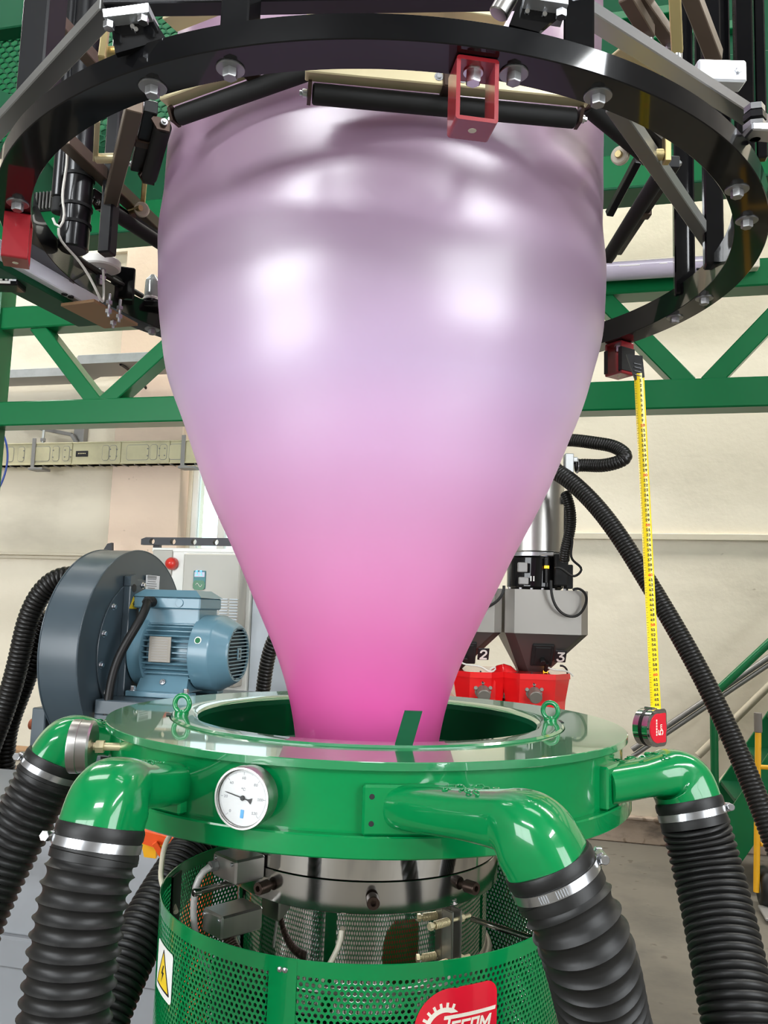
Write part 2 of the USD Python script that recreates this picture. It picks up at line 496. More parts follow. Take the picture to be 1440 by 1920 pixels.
struct('baseboard_back', [box2((X0, Y1 - .05, 0), (X1, Y1, .17), .008), box2((X0, Y1 - .065, .165), (X1, Y1, .185), .004)], 'plinth', smooth=30)
# pilaster, trim rails
struct('trim_1', [box2((-3.60, Y1 - .16, 0), (-2.955, Y1, 6.0), .006), box2((-3.66, Y1 - .20, 6.0), (-2.90, Y1, 6.2), .006)], 'pilaster_pink')
struct('trim_2', box2((-.9, Y1 - .035, 2.168), (X1, Y1, 2.216), .004), 'conduit_wood')
struct('trim_3', [box2((X0, Y1 - .06, 1.975), (-3.6, Y1, 2.0), .004), box2((X0, Y1 - .03, 1.945), (-3.6, Y1, 1.975), .004)], 'conduit_wood')
struct('trim_4', box2((X0, Y1 - .05, 4.72), (-3.66, Y1, 4.82), .004), 'wall_cream')
w = struct('window_1', [box2((WX0, Y1 + .02, WZ0), (WX0 + .05, Y1 + .09, WZ1), .004), box2((WX1 - .05, Y1 + .02, WZ0), (WX1, Y1 + .09, WZ1), .004), box2((WX0, Y1 + .02, WZ0), (WX1, Y1 + .09, WZ0 + .05), .004), box2((WX0, Y1 + .02, WZ1 - .05), (WX1, Y1 + .09, WZ1), .004), box2((-2.68, Y1 + .02, WZ0), (-2.62, Y1 + .09, WZ1), .004)], 'white_plastic')
obj('pane', box2((WX0 + .05, Y1 + .05, WZ0 + .05), (-2.68, Y1 + .056, WZ1 - .05), .0005), 'pane', w)
obj('pane', box2((-2.62, Y1 + .05, WZ0 + .05), (WX1 - .05, Y1 + .056, WZ1 - .05), .0005), 'pane', w)
obj('ledge', box2((WX0 - .04, Y1 - .06, WZ0 - .05), (WX1 + .04, Y1 + .02, WZ0), .004), 'white_plastic', w)

# the daylight openings behind the camera: a frame and bright panes round each light
nw, nd = 1, 0
for kind, wall, a, zc, ww, hh, rad in OPENINGS:
    if kind == 'door': nd += 1; nm = 'door_%d' % nd
    else: nw += 1; nm = 'window_%d' % nw
    def wp(u0, u1, z0, z1, d0, d1, bev=.004):
        if wall == 'front': return box2((a + u0, Y0 + d0, z0), (a + u1, Y0 + d1, z1), bev)
        if wall == 'right': return box2((X1 - d1, a + u0, z0), (X1 - d0, a + u1, z1), bev)
        return box2((X0 + d0, a + u0, z0), (X0 + d1, a + u1, z1), bev)
    f = .08
    fr = [wp(-ww/2 - f, -ww/2, zc - hh/2 - f, zc + hh/2 + f, 0, .08), wp(ww/2, ww/2 + f, zc - hh/2 - f, zc + hh/2 + f, 0, .08), wp(-ww/2, ww/2, zc + hh/2, zc + hh/2 + f, 0, .08), wp(-ww/2, ww/2, zc - hh/2 - f, zc - hh/2, 0, .08), wp(-.03, .03, zc - hh/2, zc + hh/2, .035, .08)]
    o = struct(nm, fr, 'white_plastic')
    obj('pane', wp(-ww/2, ww/2, zc - hh/2, zc + hh/2, .004, .02, .001), 'lit_pane', o)

for x, y in ADDED_SKYLIGHTS:  # frames and glowing panes added around the extra ceiling lights
    nw += 1
    o = struct('window_%d' % nw, [box2((x + a0, y + b0, ZC - .10), (x + a1, y + b1, ZC), .004) for a0, a1, b0, b1 in ((-1.8, -1.7, -.7, .7), (1.7, 1.8, -.7, .7), (-1.7, 1.7, -.7, -.6), (-1.7, 1.7, .6, .7))], 'white_plastic')
    obj('pane', box2((x - 1.7, y - .6, ZC - .02), (x + 1.7, y + .6, ZC - .004), .001), 'lit_pane', o)

# ------------------------------------------------------------------ wall-mounted things at the back
Yw = Y1
t = thing('busbar_trunking', 'beige busbar trunking with rounded access covers running along the back wall at left', 'trunking', (-3.6, Y1 - .25, 2.77))
bz0, bz1, by0, by1 = 2.762, 2.955, Y1 - .20, Y1 - .12
by0, by1 = 4.74, 4.83
zt, zb = float(aty(0, 832, by0)[2]), float(aty(0, 873, by0)[2])
segs = [-6.2, float(aty(135, 850, by0)[0]), float(aty(226, 850, by0)[0]), float(aty(318, 850, by0)[0]), -1.4]
for a, b in zip(segs[:-1], segs[1:]):
    obj('casing', [box2((a + .002, by0, zb), (b - .002, by1, zt), .005), box2((a + .002, by0 - .008, zt - .012), (b - .002, by1, zt), .002), box2((a + .002, by0 - .008, zb), (b - .002, by1, zb + .012), .002)], 'tray_beige', t)
for px in (20, 40, 78, 105, 124, 198, 212, 258, 288, 306, 330):
    wdt = {78: .16, 258: .20, 330: .12}.get(px, .06)
    c = aty(px, 852, by0)
    pl = sbox(-wdt/2, -.062, wdt/2, .062).buffer(-.02).buffer(.02)
    obj('access_cover', plate(pl, .004, (c[0], by0 - .0005, (zt+zb)/2), (1, 0, 0), (0, 0, 1)), 'tray_beige', t)
    obj('cover_gap', plate(pl.buffer(.0045), .002, (c[0], by0 + .0005, (zt+zb)/2), (1, 0, 0), (0, 0, 1)), 'galv_dark', t)
for px in (45, 100, 122, 133, 207, 219, 277, 299, 309):
    for dz in (-.03, .03):
        c = aty(px, 852, by0); obj('screw', cyl((c[0], by0 - .009, (zt+zb)/2 + dz), (c[0], by0, (zt+zb)/2 + dz), .006, 10), 'galv_dark', t)
c = aty(154, 851, by0)
obj('nameplate', [box((c[0], by0 - .004, c[2]), (.115, .006, .05), .001)], 'ink', t)
obj('nameplate_print', [box((c[0] - .03 + .016*k, by0 - .008, c[2] + .002), (.010, .002, .010), .0004) for k in range(5)], 'brass_lit', t)
obj('rivet', cat([cyl((x, by0 - .004, zb - .006), (x, by1, zb - .006), .004, 8) for x in np.arange(-5.2, -2.4, .11)]), 'galv_dark', t)
for px in (60, 341):
    c = aty(px, 850, by0 - .03)
    h = thing('trunking_hanger', 'steel strap hanger %s the beige busbar trunking' % ('at the left part of' if px == 60 else 'near the film at the right end of'), 'hanger', (c[0], by0, zb))
    obj('strap', [box((c[0], by0 - .012, (zt+zb)/2), (.035, .008, zt - zb + .08), .001), box((c[0] + .04, by0 + .03, zb - .035), (.14, .12, .02), .002)], 'galv_dark', h)
    obj('rod', cyl((c[0] + .055, by0 + .03, zt), (c[0] + .055, by0 + .03, zt + .24), .012, 12), 'galv', h)
    obj('nut', hull([(c[0] + .055 + .024*math.cos(k*PI/3), by0 + .03 + .024*math.sin(k*PI/3), zt + zz) for k in range(6) for zz in (.02, .045)]), 'zinc', h)
c0, c1, c2 = aty(95, 802, 4.9), aty(135, 815, 4.9), aty(145, 832, 4.9)
t = thing('wall_bracket', 'rusty grey bent steel bracket on the wall above the busbar trunking', 'bracket', c2)
obj('arm', [bar(aty(40, 797, 4.95), c1, .03, .03), bar(c1, c2, .03, .03)], 'galv_dark', t)
q = aty(150, 812, 4.95); obj('wall_plate', box2((q[0] - .05, 4.93, q[2] - .17), (q[0] + .05, Y1, q[2] + .14), .004), 'galv_dark', t)

# galvanised cable tray stepping out round the pilaster
t = thing('cable_tray', 'galvanised cable tray on the back wall stepping out around the pink pilaster', 'cable tray', (-4.2, Y1 - .1, 3.55))
zt2 = float(aty(0, 694, 4.72)[2])
def run(p, q, zlo, zhi):
    d = unit(np.array([q[0]-p[0], q[1]-p[1], 0])); n = np.array([d[1], -d[0], 0])
    P = [(p[0], p[1], 0), (q[0], q[1], 0)]
    return bar((p[0], p[1], (zlo+zhi)/2), (q[0], q[1], (zlo+zhi)/2), .004, zhi - zlo, .001)
pA, pB, pC, pD, pE = (-6.5, 4.72), (-4.02, 4.72), (-3.72, 4.42), (-2.75, 4.42), (-2.45, 4.72)
for a, b in ((pA, pB), (pB, pC), (pC, pD), (pD, pE)):
    obj('side_rail', run(a, b, zt2 - .075, zt2), 'galv', t)
obj('tray_floor', plate(Polygon([(-6.5, 4.72), (-4.02, 4.72), (-3.72, 4.42), (-2.75, 4.42), (-2.45, 4.72), (-2.45, 4.98), (-2.75, 4.80), (-3.75, 4.80), (-4.0, 4.98), (-6.5, 4.98)]), .004, (0, 0, zt2 - .075), (1, 0, 0), (0, 1, 0)), 'galv_dark', t)
for x in (-3.86, -3.35, -2.9):
    obj('support_rib', wire([(x, 4.46, zt2 - .08), (x + .01, 4.7, zt2 - .12), (x + .03, 4.95, zt2 - .24)], .012), 'black_steel', t)
obj('support_foot', box((-3.83, 4.95, zt2 - .22), (.03, .05, .12), .003), 'galv_dark', t)

o = obj('hanging_cable', wire([aty(-10, 795, 4.4), aty(10, 825, 4.4), aty(13, 870, 4.4), aty(3, 905, 4.4), aty(-15, 935, 4.4)], .008), 'blue_cable', None, 'thin blue cable hanging in front of the busbar trunking at the far left', 'cable')
t = thing('notice_board', 'pale board panel fixed on the wall just right of the window', 'board', (-2.45, Y1 - .02, 2.6))
obj('panel', box2((-2.04, Y1 - .035, 2.1), (-1.55, Y1 - .004, 3.1), .004), 'pale_board', t)
obj('edge_strip', box2((-2.05, Y1 - .04, 2.06), (-1.54, Y1 - .004, 2.10), .003), 'galv_dark', t)

# ------------------------------------------------------------------ green steel tower round the machine
TY = 2.0
def chord(py_l, py_r, zlo, zhi, d=.10):
    return None
t = thing('truss_girder', 'green steel truss girder behind the film with diagonal braces', 'girder', (-1.0, TY, 2.44))
zb0, zb1 = 2.44, 2.562
ztp0, ztp1 = 2.935, 3.05
zp0 = float(aty(153, 447, TY)[2])
XL, XR = -2.46, 3.2
obj('bottom_chord', [box2((-4.5, TY, zb0), (XR, TY + .12, zb1), .006)], 'green_steel', t)
obj('top_chord', box2((-4.5, TY, ztp0), (XR, TY + .12, ztp1), .006), 'green_steel', t)
def tp(px, py): q = aty(px, py, TY); return q
for (a, b) in (((72, 620), (170, 748)), ((330, 625), (195, 748)), ((1130, 555), (1288, 714)), ((1480, 560), (1332, 714))):
    p, q = tp(*a), tp(*b)
    p = p + (p - q) * (ztp0 + .02 - p[2]) / (p[2] - q[2]); q = q + (q - p) * (q[2] - zb1 + .02) / (p[2] - q[2])
    obj('diagonal', bar(p + [0, .06, 0], q + [0, .06, 0], .075, .09, .004, up=(0, 1, 0)), 'green_steel', t)
for px in (-4,):
    q = tp(px, 680); obj('post', box2((q[0] - .12, TY - .02, 0), (q[0], TY + .10, zp0 - .02), .006), 'green_steel', t)
    obj('post', box2((XR - .1, TY - .02, 0), (XR, TY + .10, zp0 - .02), .006), 'green_steel', t)
# batten lamp, off, fixed to the front of the girder
ly = TY - .075
l0, l1 = aty(1090, 513, ly), aty(1333, 499, ly)
t = thing('batten_lamp', 'long lilac tinted batten lamp on the green girder right of the film', 'lamp', (l0[0], ly, l0[2]))
obj('tube', cyl((l0[0] - .25, ly, l0[2]), (l1[0], ly, l0[2]), .038, 32), 'tube_lilac', t)
obj('housing', [box2((l0[0] - .25, ly + .02, l0[2] + .012), (l1[0] + .10, TY - .001, l0[2] + .056), .003), box2((l1[0], ly - .03, l0[2] - .032), (l1[0] + .025, ly + .04, l0[2] + .046), .003)], 'ivory', t)
obj('diode_strip', [box((l0[0] + .06 + .13*k, ly - .0378, l0[2] + .006), (.08 if k % 2 else .03, .002, .004), .0005) for k in range(4)], 'white_plastic', t)
t = thing('junction_box', 'beige plastic junction box at the end of the lilac batten lamp', 'junction box', (l1[0] + .15, TY - .04, l0[2]))
obj('body', box((l1[0] + .15, TY - .03, l0[2] + .02), (.07, .05, .06), .004), 'ivory', t)
obj('cable', wire([(l1[0] + .13, TY - .06, l0[2] - .008), (l1[0] + .0, ly - .05, l0[2] - .035), (l1[0] - .06, ly - .045, l0[2] - .03)], .005), 'black_rubber', t)
# platform above: edge beam, joists, expanded-metal floor
zp0 = float(aty(153, 447, TY)[2])
t = t_platform = thing('platform', 'green steel platform high above the truss with mesh floor and beams', 'platform', (-1.0, TY, zp0))
obj('edge_beam', box2((-4.5, TY - .02, zp0), (XR, TY + .06, zp0 + .16), .006), 'green_steel', t)
obj('flange', box2((-4.5, TY - .05, zp0 - .012), (XR, TY + .12, zp0), .003), 'green_dark', t)
obj('kick_plate', box2((-4.5, TY + .08, zp0 + .16), (XR, TY + .10, zp0 + .62), .004), 'green_dark', t)
for x in (-3.4, -2.55, -1.75, -.9, .3, 1.1, 1.9, 2.7):
    obj('joist', box2((x, TY + .12, zp0), (x + .07, 2.95, zp0 + .14), .004), 'green_steel', t)
for x in (-2.6, 1.5):
    obj('brace', bar((x, TY + .02, zp0 + .75), (x + .7, TY + .02, zp0 + .1), .07, .07, .004, up=(0, 1, 0)), 'green_steel', t)
H, O = hexgrid(64, 64, .046, .019, .62)
def plmap(z): return lambda q: np.stack([q[:, 0] - 4.2, np.full(len(q), z), q[:, 1] + zp0 + .2], 1)
# ------------ platform left wing: guard of expanded metal with beams, seen at the top left
Yg = 1.55
g0 = aty(-60, 260, Yg); g1 = aty(128, 60, Yg)
t = thing('mesh_guard', 'green expanded metal guard panel at the top left between dark beams', 'guard', (g0[0], Yg, g0[2]))
nu, nv = 34, 44
H, O = hexgrid(nu, nv, .044, .0212, .68)
me = perforated(H, O, lambda q: np.stack([q[:, 0] + g0[0] - .35, np.full(len(q), Yg), q[:, 1] + g0[2] - .1], 1), lambda q: np.stack([q[:, 0] + g0[0] - .35, np.full(len(q), Yg + .006), q[:, 1] + g0[2] - .1], 1))
obj('expanded_mesh', me, 'green_dark', t, kind='stuff', smooth=False)
a, b = aty(-40, 42, Yg - .04), aty(60, 28, Yg - .04)
obj('upper_beam', bar(a + [-.5, 0, 0], b + [.25, 0, 0], .08, .16, .005), 'green_dark', t)
obj('lower_flap', poly3([aty(-60, 140, Yg - .03), aty(34, 186, Yg - .03), aty(-60, 330, Yg - .03)], .012), 'green_dark', t)
obj('corner_brace', [bar(aty(92, -10, Yg - .06), aty(140, 48, Yg - .06), .03, .045, .003, up=(0, 1, 0))], 'green_dark', t)
obj('side_panel', poly3([aty(100, -40, Yg + .05), aty(160, -40, Yg + .05), aty(128, 40, Yg + .05)], .01), 'green_steel', t)
# green backing at both upper sides
t = thing('tower_cladding', 'dark green sheet cladding of the upper tower behind the black cage', 'cladding', (0, 3.0, 4.0))
obj('sheet', box2((-3.6, 3.0, 4.0), (-1.15, 3.03, 6.4), .004), 'green_steel', t)
obj('sheet', box2((-.1, 3.0, 4.02), (3.2, 3.03, 6.4), .004), 'green_dark', t)
for (px, py, w_, h_) in ((1190, 30, .6, .05), (1300, 60, .5, .05), (160, 300, .5, .05)):
    q = aty(px, py, 2.97); obj('stiffener', box(q, (w_, .05, h_), .004), 'green_steel', t)
q = aty(88, 375, TY - .04)
fo = obj('louvre_frame', box(q + [0, .02, 0], (.20, .02, .10), .003), 'black_matte', t_platform)
for k in range(9): obj('louvre_bar', box(q + [-.08 + .02*k, 0, 0], (.006, .012, .09), .001), 'galv_dark', fo)
# ------------------------------------------------------------------ the air ring
ZT, ZF0, ZF1 = 1.4067, 1.288, 1.3165          # top, flange bottom, flange top
RO, RI = .45, .30
ring = thing('air_ring', 'glossy green cooling air ring around the base of the pink film bubble', 'air ring', (0, 0, ZF0))
obj('body', lathe([(.30, ZF1 - .001), (.4415, ZF1 - .001), (.4415, ZT - .0105), (.30, ZT - .0105)], 160), 'green_gloss', ring)
obj('top_plate', lathe([(.3475, ZT - .0118), (RO - .001, ZT - .0118), (RO, ZT - .0108), (RO, ZT - .001), (RO - .001, ZT), (.3475, ZT), (.3465, ZT - .001)], 200), 'green_top', ring)
obj('inner_ring', lathe([(RI + .001, ZT - .014), (.3455, ZT - .014), (.3455, ZT + .001), (.342, ZT + .004), (RI + .010, ZT + .004), (RI, ZT - .001)], 200), 'green_top', ring, label='raised inner ring with a bevelled lip')
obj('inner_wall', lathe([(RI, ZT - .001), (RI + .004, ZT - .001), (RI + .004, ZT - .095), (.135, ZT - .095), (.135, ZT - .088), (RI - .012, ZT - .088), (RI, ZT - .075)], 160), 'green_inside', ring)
obj('flange', lathe([(.30, ZF0), (.4535, ZF0), (.4556, ZF0 + .002), (.4556, ZF1 - .002), (.4535, ZF1), (.30, ZF1)], 200), 'green_gloss', ring)
obj('die_lip', lathe([(.122, ZT - .092), (.15, ZT - .092), (.15, ZT - .066), (.142, ZT - .060), (.128, ZT - .060), (.122, ZT - .066)], 96), 'polished', ring)
q = atr(520, 1381, .295, far=False)
o = obj('clip', [bar((-.235, -.12, ZT - .083), (-.19, -.135, ZT - .083), .02, .006), bar((-.19, -.135, ZT - .083), (-.182, -.136, ZT - .058), .016, .004)], 'polished', ring)
# slot marks in the inner ring joint next to the eye bolts
for px, py, s in ((352, 1339, -1), (1003, 1350, 1)):
    q = atz(px, py, ZT + .004)
    th = math.atan2(q[1], q[0]); er = np.array([math.cos(th), math.sin(th), 0]); et = np.array([-er[1], er[0], 0])
    c = er * .327 + [0, 0, ZT + .004]
    b = obj('eye_bolt', [lathe([(1e-5, 0), (.012, 0), (.012, .004), (.0065, .0055), (.0055, .008), (1e-5, .008)], 24, True, c, (0, 0, 1)), torus(c + [0, 0, .0175], FW*[1, 1, 0] + RT*[1, 1, 0]*(.35 if s < 0 else .65), .0142, .0042, 40, 14)], 'green_gloss', ring)
    k = er * .352 + et * .012 * s + [0, 0, ZT]
    obj('slot', box(er*.3465 + et*.02*s + [0, 0, ZT + .0006], (.012, .03, .0016), .0005, rz=th), 'ink', ring)
# lever standing on the front of the inner ring; its darker green paints in back-lit shade
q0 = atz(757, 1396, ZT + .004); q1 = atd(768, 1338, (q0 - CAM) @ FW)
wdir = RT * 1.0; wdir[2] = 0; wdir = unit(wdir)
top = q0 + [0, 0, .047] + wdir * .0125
o = obj('lever', hull([q0 + wdir*s*.0125 + n*np.array([-wdir[1], wdir[0], 0])*.004 for s in (-1, 1) for n in (-1, 1)] + [top + wdir*s*.0125 + n*np.array([-wdir[1], wdir[0], 0])*.004 + [0, 0, .0] for s in (-1, 1) for n in (-1, 1)]), 'green_dark', ring, label='flat green lever on the inner ring, back-lit shade put into its colour')

# air inlets: cast elbows leaving the ring at a slant; each ends in a mouth that carries a hose
INL = {   # root pixel, corner pixel, corner z, mouth pixel, mouth z
    'FR': dict(root=(742, 1508), corner=(1012, 1540), zc=1.357, mouth=(1030, 1622), zm=1.322, plate=((668, 1470), (760, 1556))),
    'R': dict(root=(1150, 1470), corner=(1296, 1462), zc=1.3545, mouth=(1292, 1506), zm=1.3125, plate=None),
    'FL': dict(root=(300, 1468), corner=(205, 1466), zc=1.372, mouth=(189, 1556), zm=1.328, plate=None),
    'L': dict(root=(225, 1378), corner=(118, 1376), zc=1.366, mouth=(103, 1428), zm=1.322, plate=None),
}
HDIR = {'FR': (.46, -.02, -.86), 'R': (.27, -.05, -.96), 'FL': (-.07, -.26, -.96), 'L': (-.36, -.20, -.91)}
MOUTH = {}
BOT = {'FR': (1136, 1920, .97), 'R': (1388, 1920, 1.15), 'FL': (120, 1920, .945)}     # where the hoses leave the picture
for key, d in INL.items():
    P0 = atr(*d['root'], .425) if key in ('FR',) else atr(*d['root'], .432)
    P0[2] = 1.349
    if key == 'R': P0 = np.array([.405, -.15, 1.347])
    if key == 'FL': P0 = np.array([-.165, -.385, 1.349])
    if key == 'L': P0 = np.array([-.40, -.10, 1.347])
    P1 = atz(*d['corner'], d['zc']); P1 = np.array([P1[0], P1[1], 1.352])
    P2 = atz(*d['mouth'], d['zm']); hd = unit(.75*unit(HDIR[key]) + .25*unit(atd(*BOT[key]) - P2)) if key in BOT else unit(HDIR[key])
    P1 = P2 - hd * .050; 
    P1z = P1.copy()
    rb = .034
    A = P1 + unit(P0 - P1) * rb; 
    pts = [P0 + (A - P0)*s for s in np.linspace(0, 1, 14)]
    pts += [(1-s)**2*A + 2*s*(1-s)*P1 + s*s*P2 for s in np.linspace(0, 1, 17)[1:]]
    pts += [P2 + hd*.012]
    pts = np.array(pts); n = len(pts); s = np.linspace(0, 1, n)
    e = np.clip((s - .25) / .55, 0, 1); e = e*e*(3 - 2*e)
    a_, b_ = .033 + (.046 - .033)*e, .0285 + (.046 - .0285)*e
    pw = obj('inlet_elbow', sweep(pts, 0, 40, True, (a_, b_), power=2.7), 'green_gloss', ring)
    MOUTH[key] = (P2, hd)
    # mounting block at the root
    th = math.atan2(P0[1], P0[0]); er = np.array([math.cos(th), math.sin(th), 0]); et = np.array([-er[1], er[0], 0])
    c = er * .4425 + [0, 0, 1.348]
    w_ = {'FR': .115, 'R': .06, 'FL': .075, 'L': .06}[key]
    off = {'FR': .012, 'R': .0, 'FL': .0, 'L': 0.0}[key]
    obj('mounting_block', box(c + et*off, (.022, w_, .062), .003, rz=th), 'green_gloss', pw)
    if key == 'FR':
        for dz in (-.016, .017):
            obj('screw_hole', cyl(er*.4525 + et*(off - .046) + [0, 0, 1.348 + dz], er*.4540 + et*(off - .046) + [0, 0, 1.348 + dz], .0035, 12), 'ink', pw)
    # weld bead heaped on top
    tdir = unit(P1 - P0); side = np.cross((0, 0, 1), tdir)
    bl = []
    for k in range(18):
        u = rng.uniform(.35, .8); v = rng.uniform(-.020, .020)
        j = int(u * 16); c = pts[j] + side*v + [0, 0, b_[j]*.97]
        bl.append(torus(c, (rng.normal(0, .3), rng.normal(0, .3), 1), rng.uniform(.003, .0065), .0012, 12, 6))
    obj('weld_bead', bl, 'green_gloss', pw)

# ------------------------------------------------------------------ corrugated hoses on the inlets
def hose(name, label, P, R, depth, pitch, style, key=None, cpx=None, mat_='black_rubber'):
    h = thing(name, label, 'hose', P[-1], 'black air hoses of the cooling ring' if key else None)
    obj('tube', corrugated(P, R, depth, pitch, style), mat_, h, smooth=60)
    if key:
        P2, hd = MOUTH[key]
        obj('cuff', lathe([(.0462, -.006), (.0505, -.006), (.052, -.002), (.052, .006), (.0505, .009), (.0505, .022), (.0515, .026), (.0515, .034), (.0462, .034)], 64, True, P2, hd), 'black_rubber', h)
        cl = obj('clamp', lathe([(.0508, .010), (.0520, .010), (.0520, .0205), (.0508, .0205)], 64, True, P2, hd), 'zinc', h)
        v = unit(atd(cpx[0], cpx[1], (P2 - CAM) @ FW) - P2); v = unit(v - (v @ hd)*hd)
        tg = np.cross(hd, v)
        c = P2 + v*.0575 + hd*.0153
        obj('clamp_housing', [box(c - v*.002, (.010, .016, .012), .002, R=np.stack([v, tg, hd], 1)), cyl(c - tg*.014, c + tg*.016, .0052, 16), cyl(c - tg*.022, c - tg*.014, .0065, 6)], 'zinc', cl)
        if key == 'FR':
            w = unit(np.cross(hd, RT)); vv = unit(-FW - ((-FW) @ hd)*hd); tt = np.cross(hd, vv)
            sl = []
            for k in range(9):
                a = -.10 + k*.055 + (.16 if k > 4 else 0)
                e = math.cos(a)*vv + math.sin(a)*tt; f_ = np.cross(hd, e)
                sl.append(box(P2 + e*.0520 + hd*.0153, (.0008, .0012, .008), .0002, R=np.stack([e, f_, hd], 1)))
            obj('slots', sl, 'ink_grey', cl)
    return h


def from_mouth(key, rest):
    P2, hd = MOUTH[key]
    return [P2 + hd*.028, P2 + hd*.09] + rest
P2, hd = MOUTH['FR']
hose('air_hose', 'thick black corrugated hose clamped to the front right green elbow', from_mouth('FR', [atd(*BOT['FR']), atd(*BOT['FR']) + (atd(*BOT['FR']) - P2)*.8, P2 + np.array([.16, .06, -.75]), P2 + np.array([.2, .1, -1.0]), P2 + np.array([.1, .3, -1.24])]), .0525, .0052, .0185, 'ridge', 'FR', (1120, 1600))
P2, hd = MOUTH['R']
hose('air_hose', 'black corrugated hose hanging from the far right green elbow over the bare floor', from_mouth('R', [atd(*BOT['R']), P2 + np.array([.16, -.02, -.8]), P2 + np.array([.2, .1, -1.0]), P2 + np.array([.1, .3, -1.24])]), .0525, .0055, .0115, 'bump', 'R', (1345, 1470))
P2, hd = MOUTH['FL']
hose('air_hose', 'thick black corrugated hose on the front left elbow left of the warning sticker', from_mouth('FL', [atd(*BOT['FL']), atd(*BOT['FL']) + (atd(*BOT['FL']) - P2)*.8, P2 + np.array([-.08, -.06, -.75]), P2 + np.array([-.06, 0, -1.0]), P2 + np.array([0, .3, -1.24])]), .0525, .0055, .0172, 'ridge', 'FL', (60, 1600))
P2, hd = MOUTH['L']
hose('air_hose', 'black corrugated hose at the left edge below the side-on dial thermometer', from_mouth('L', [P2 + hd*.2, P2 + hd*.34 + [.02, 0, 0], P2 + np.array([-.13, -.07, -.52]), P2 + np.array([-.14, -.05, -.75]), P2 + np.array([-.1, 0, -1.0]), P2 + np.array([0, .3, -1.24])]), .0525, .0050, .0140, 'ridge', 'L', (20, 1380))
a, b, c = atd(385, 1560, 1.75), atd(330, 1640, 1.65), atd(240, 1800, 1.5)
hose('air_hose', 'black corrugated hose slanting down behind the perforated guard at lower left', [a + (a - b)*.6, a, b, c, c + (c - b)*1.0 + [0, 0, -.1], c + (c - b)*1.4 + [0, 0, -.5]], .047, .006, .0125, 'bump')

# ------------------------------------------------------------------ dial thermometers
def thermometer(c, nrm, label, D=.0775, face_up=(0, 0, 1), stem=.05):
    n = unit(nrm); y = unit(np.array(face_up) - (np.array(face_up) @ n)*n); x = np.cross(y, n)
    R = D/2; t = thing('thermometer', label, 'thermometer', c)
    obj('case', lathe([(.004, -.030), (R - .004, -.030), (R - .0015, -.027), (R - .001, -.012), (R, -.0115), (R, 0), (R - .001, .0015), (R - .0035, .0015), (R - .0042, 0), (R - .0042, -.006), (.004, -.006)], 64, True, c, n), 'brushed_case', t)
    obj('stem', [cyl(c - n*.030, c - n*(.030 + stem), .006, 20), hull([c - n*(.034 + h) + x*.010*math.cos(k*PI/3) + y*.010*math.sin(k*PI/3) for k in range(6) for h in (0, .012)])], 'brass_lit' , t)
    d = obj('dial', cyl(c - n*.0065, c - n*.0035, R - .0043, 64), 'dial_white', t)
    zf = c - n*.0034
    pr = []
    for i, s in enumerate(('0', '20', '40', '60', '80', '100', '120')):
        a = math.radians(225 - 45*i); e = math.cos(a)*x + math.sin(a)*y; f = np.cross(n, e)
        pr.append(box(zf + e*(R - .0085), (.004, .0005, .0003), .0001, R=np.stack([e, f, n], 1)))
        pr.append(text(s, .0032, zf + e*(R - .0145), x, y, .0003))
        if i < 6:
            for j in range(1, 20):
                a2 = a - math.radians(45/20*j); e2 = math.cos(a2)*x + math.sin(a2)*y; f2 = np.cross(n, e2)
                L = .0024 if j % 10 == 0 else .0014
                pr.append(box(zf + e2*(R - .0062 - L/2), (L, .00022, .0003), .00005, R=np.stack([e2, f2, n], 1)))
    pr.append(text('°C', .0036, zf + y*.0105, x, y, .0003))
    obj('scale', pr, 'ink_grey', d)
    obj('maker_mark', plate(affinity.rotate(sbox(-.0017, -.0045, .0017, .0045).buffer(.0006), -4), .0004, zf - y*.0195, x, y), 'ink_blue', d)
    a = math.radians(167); e = math.cos(a)*x + math.sin(a)*y; f = np.cross(n, e)
    nd = plate(Polygon([(-.006, -.0007), (.022, -.0005), (.0265, 0), (.022, .0005), (-.006, .0007), (-.0085, .0012), (-.0125, .0038), (-.0125, -.0038), (-.0085, -.0012)]), .0006, zf + n*.001, e, f)
    obj('needle', [nd, cyl(zf, zf + n*.0025, .0031, 20)], 'ink', t)
    g = lathe([(1e-5, 0), (R - .0042, 0), (R - .0042, .0008), (1e-5, .0008)], 48, True, c - n*.0002, n)
    obj('glass', g, 'clear_glass', t)
    return t


gc = atr(453, 1497, .475)
th = math.radians(-94)
gc = atz(453, 1497, 1.3475); 
th = math.atan2(gc[1], gc[0])
gc = atr(453, 1497, .481)
gn = np.array([math.cos(th), math.sin(th), .0])
th = math.atan2(gc[1], gc[0])
thermometer(gc, (math.cos(th - .02), math.sin(th - .02), .02), 'round white dial thermometer facing the viewer on the front of the air ring', stem=.0095)
gc2 = atd(137, 1399, 1.27)
n2 = -RT*[1, 1, 0] - .10*FW*[1, 1, 0]
thermometer(gc2, n2, 'steel dial thermometer seen from its side at the left of the air ring', .080, stem=.045)

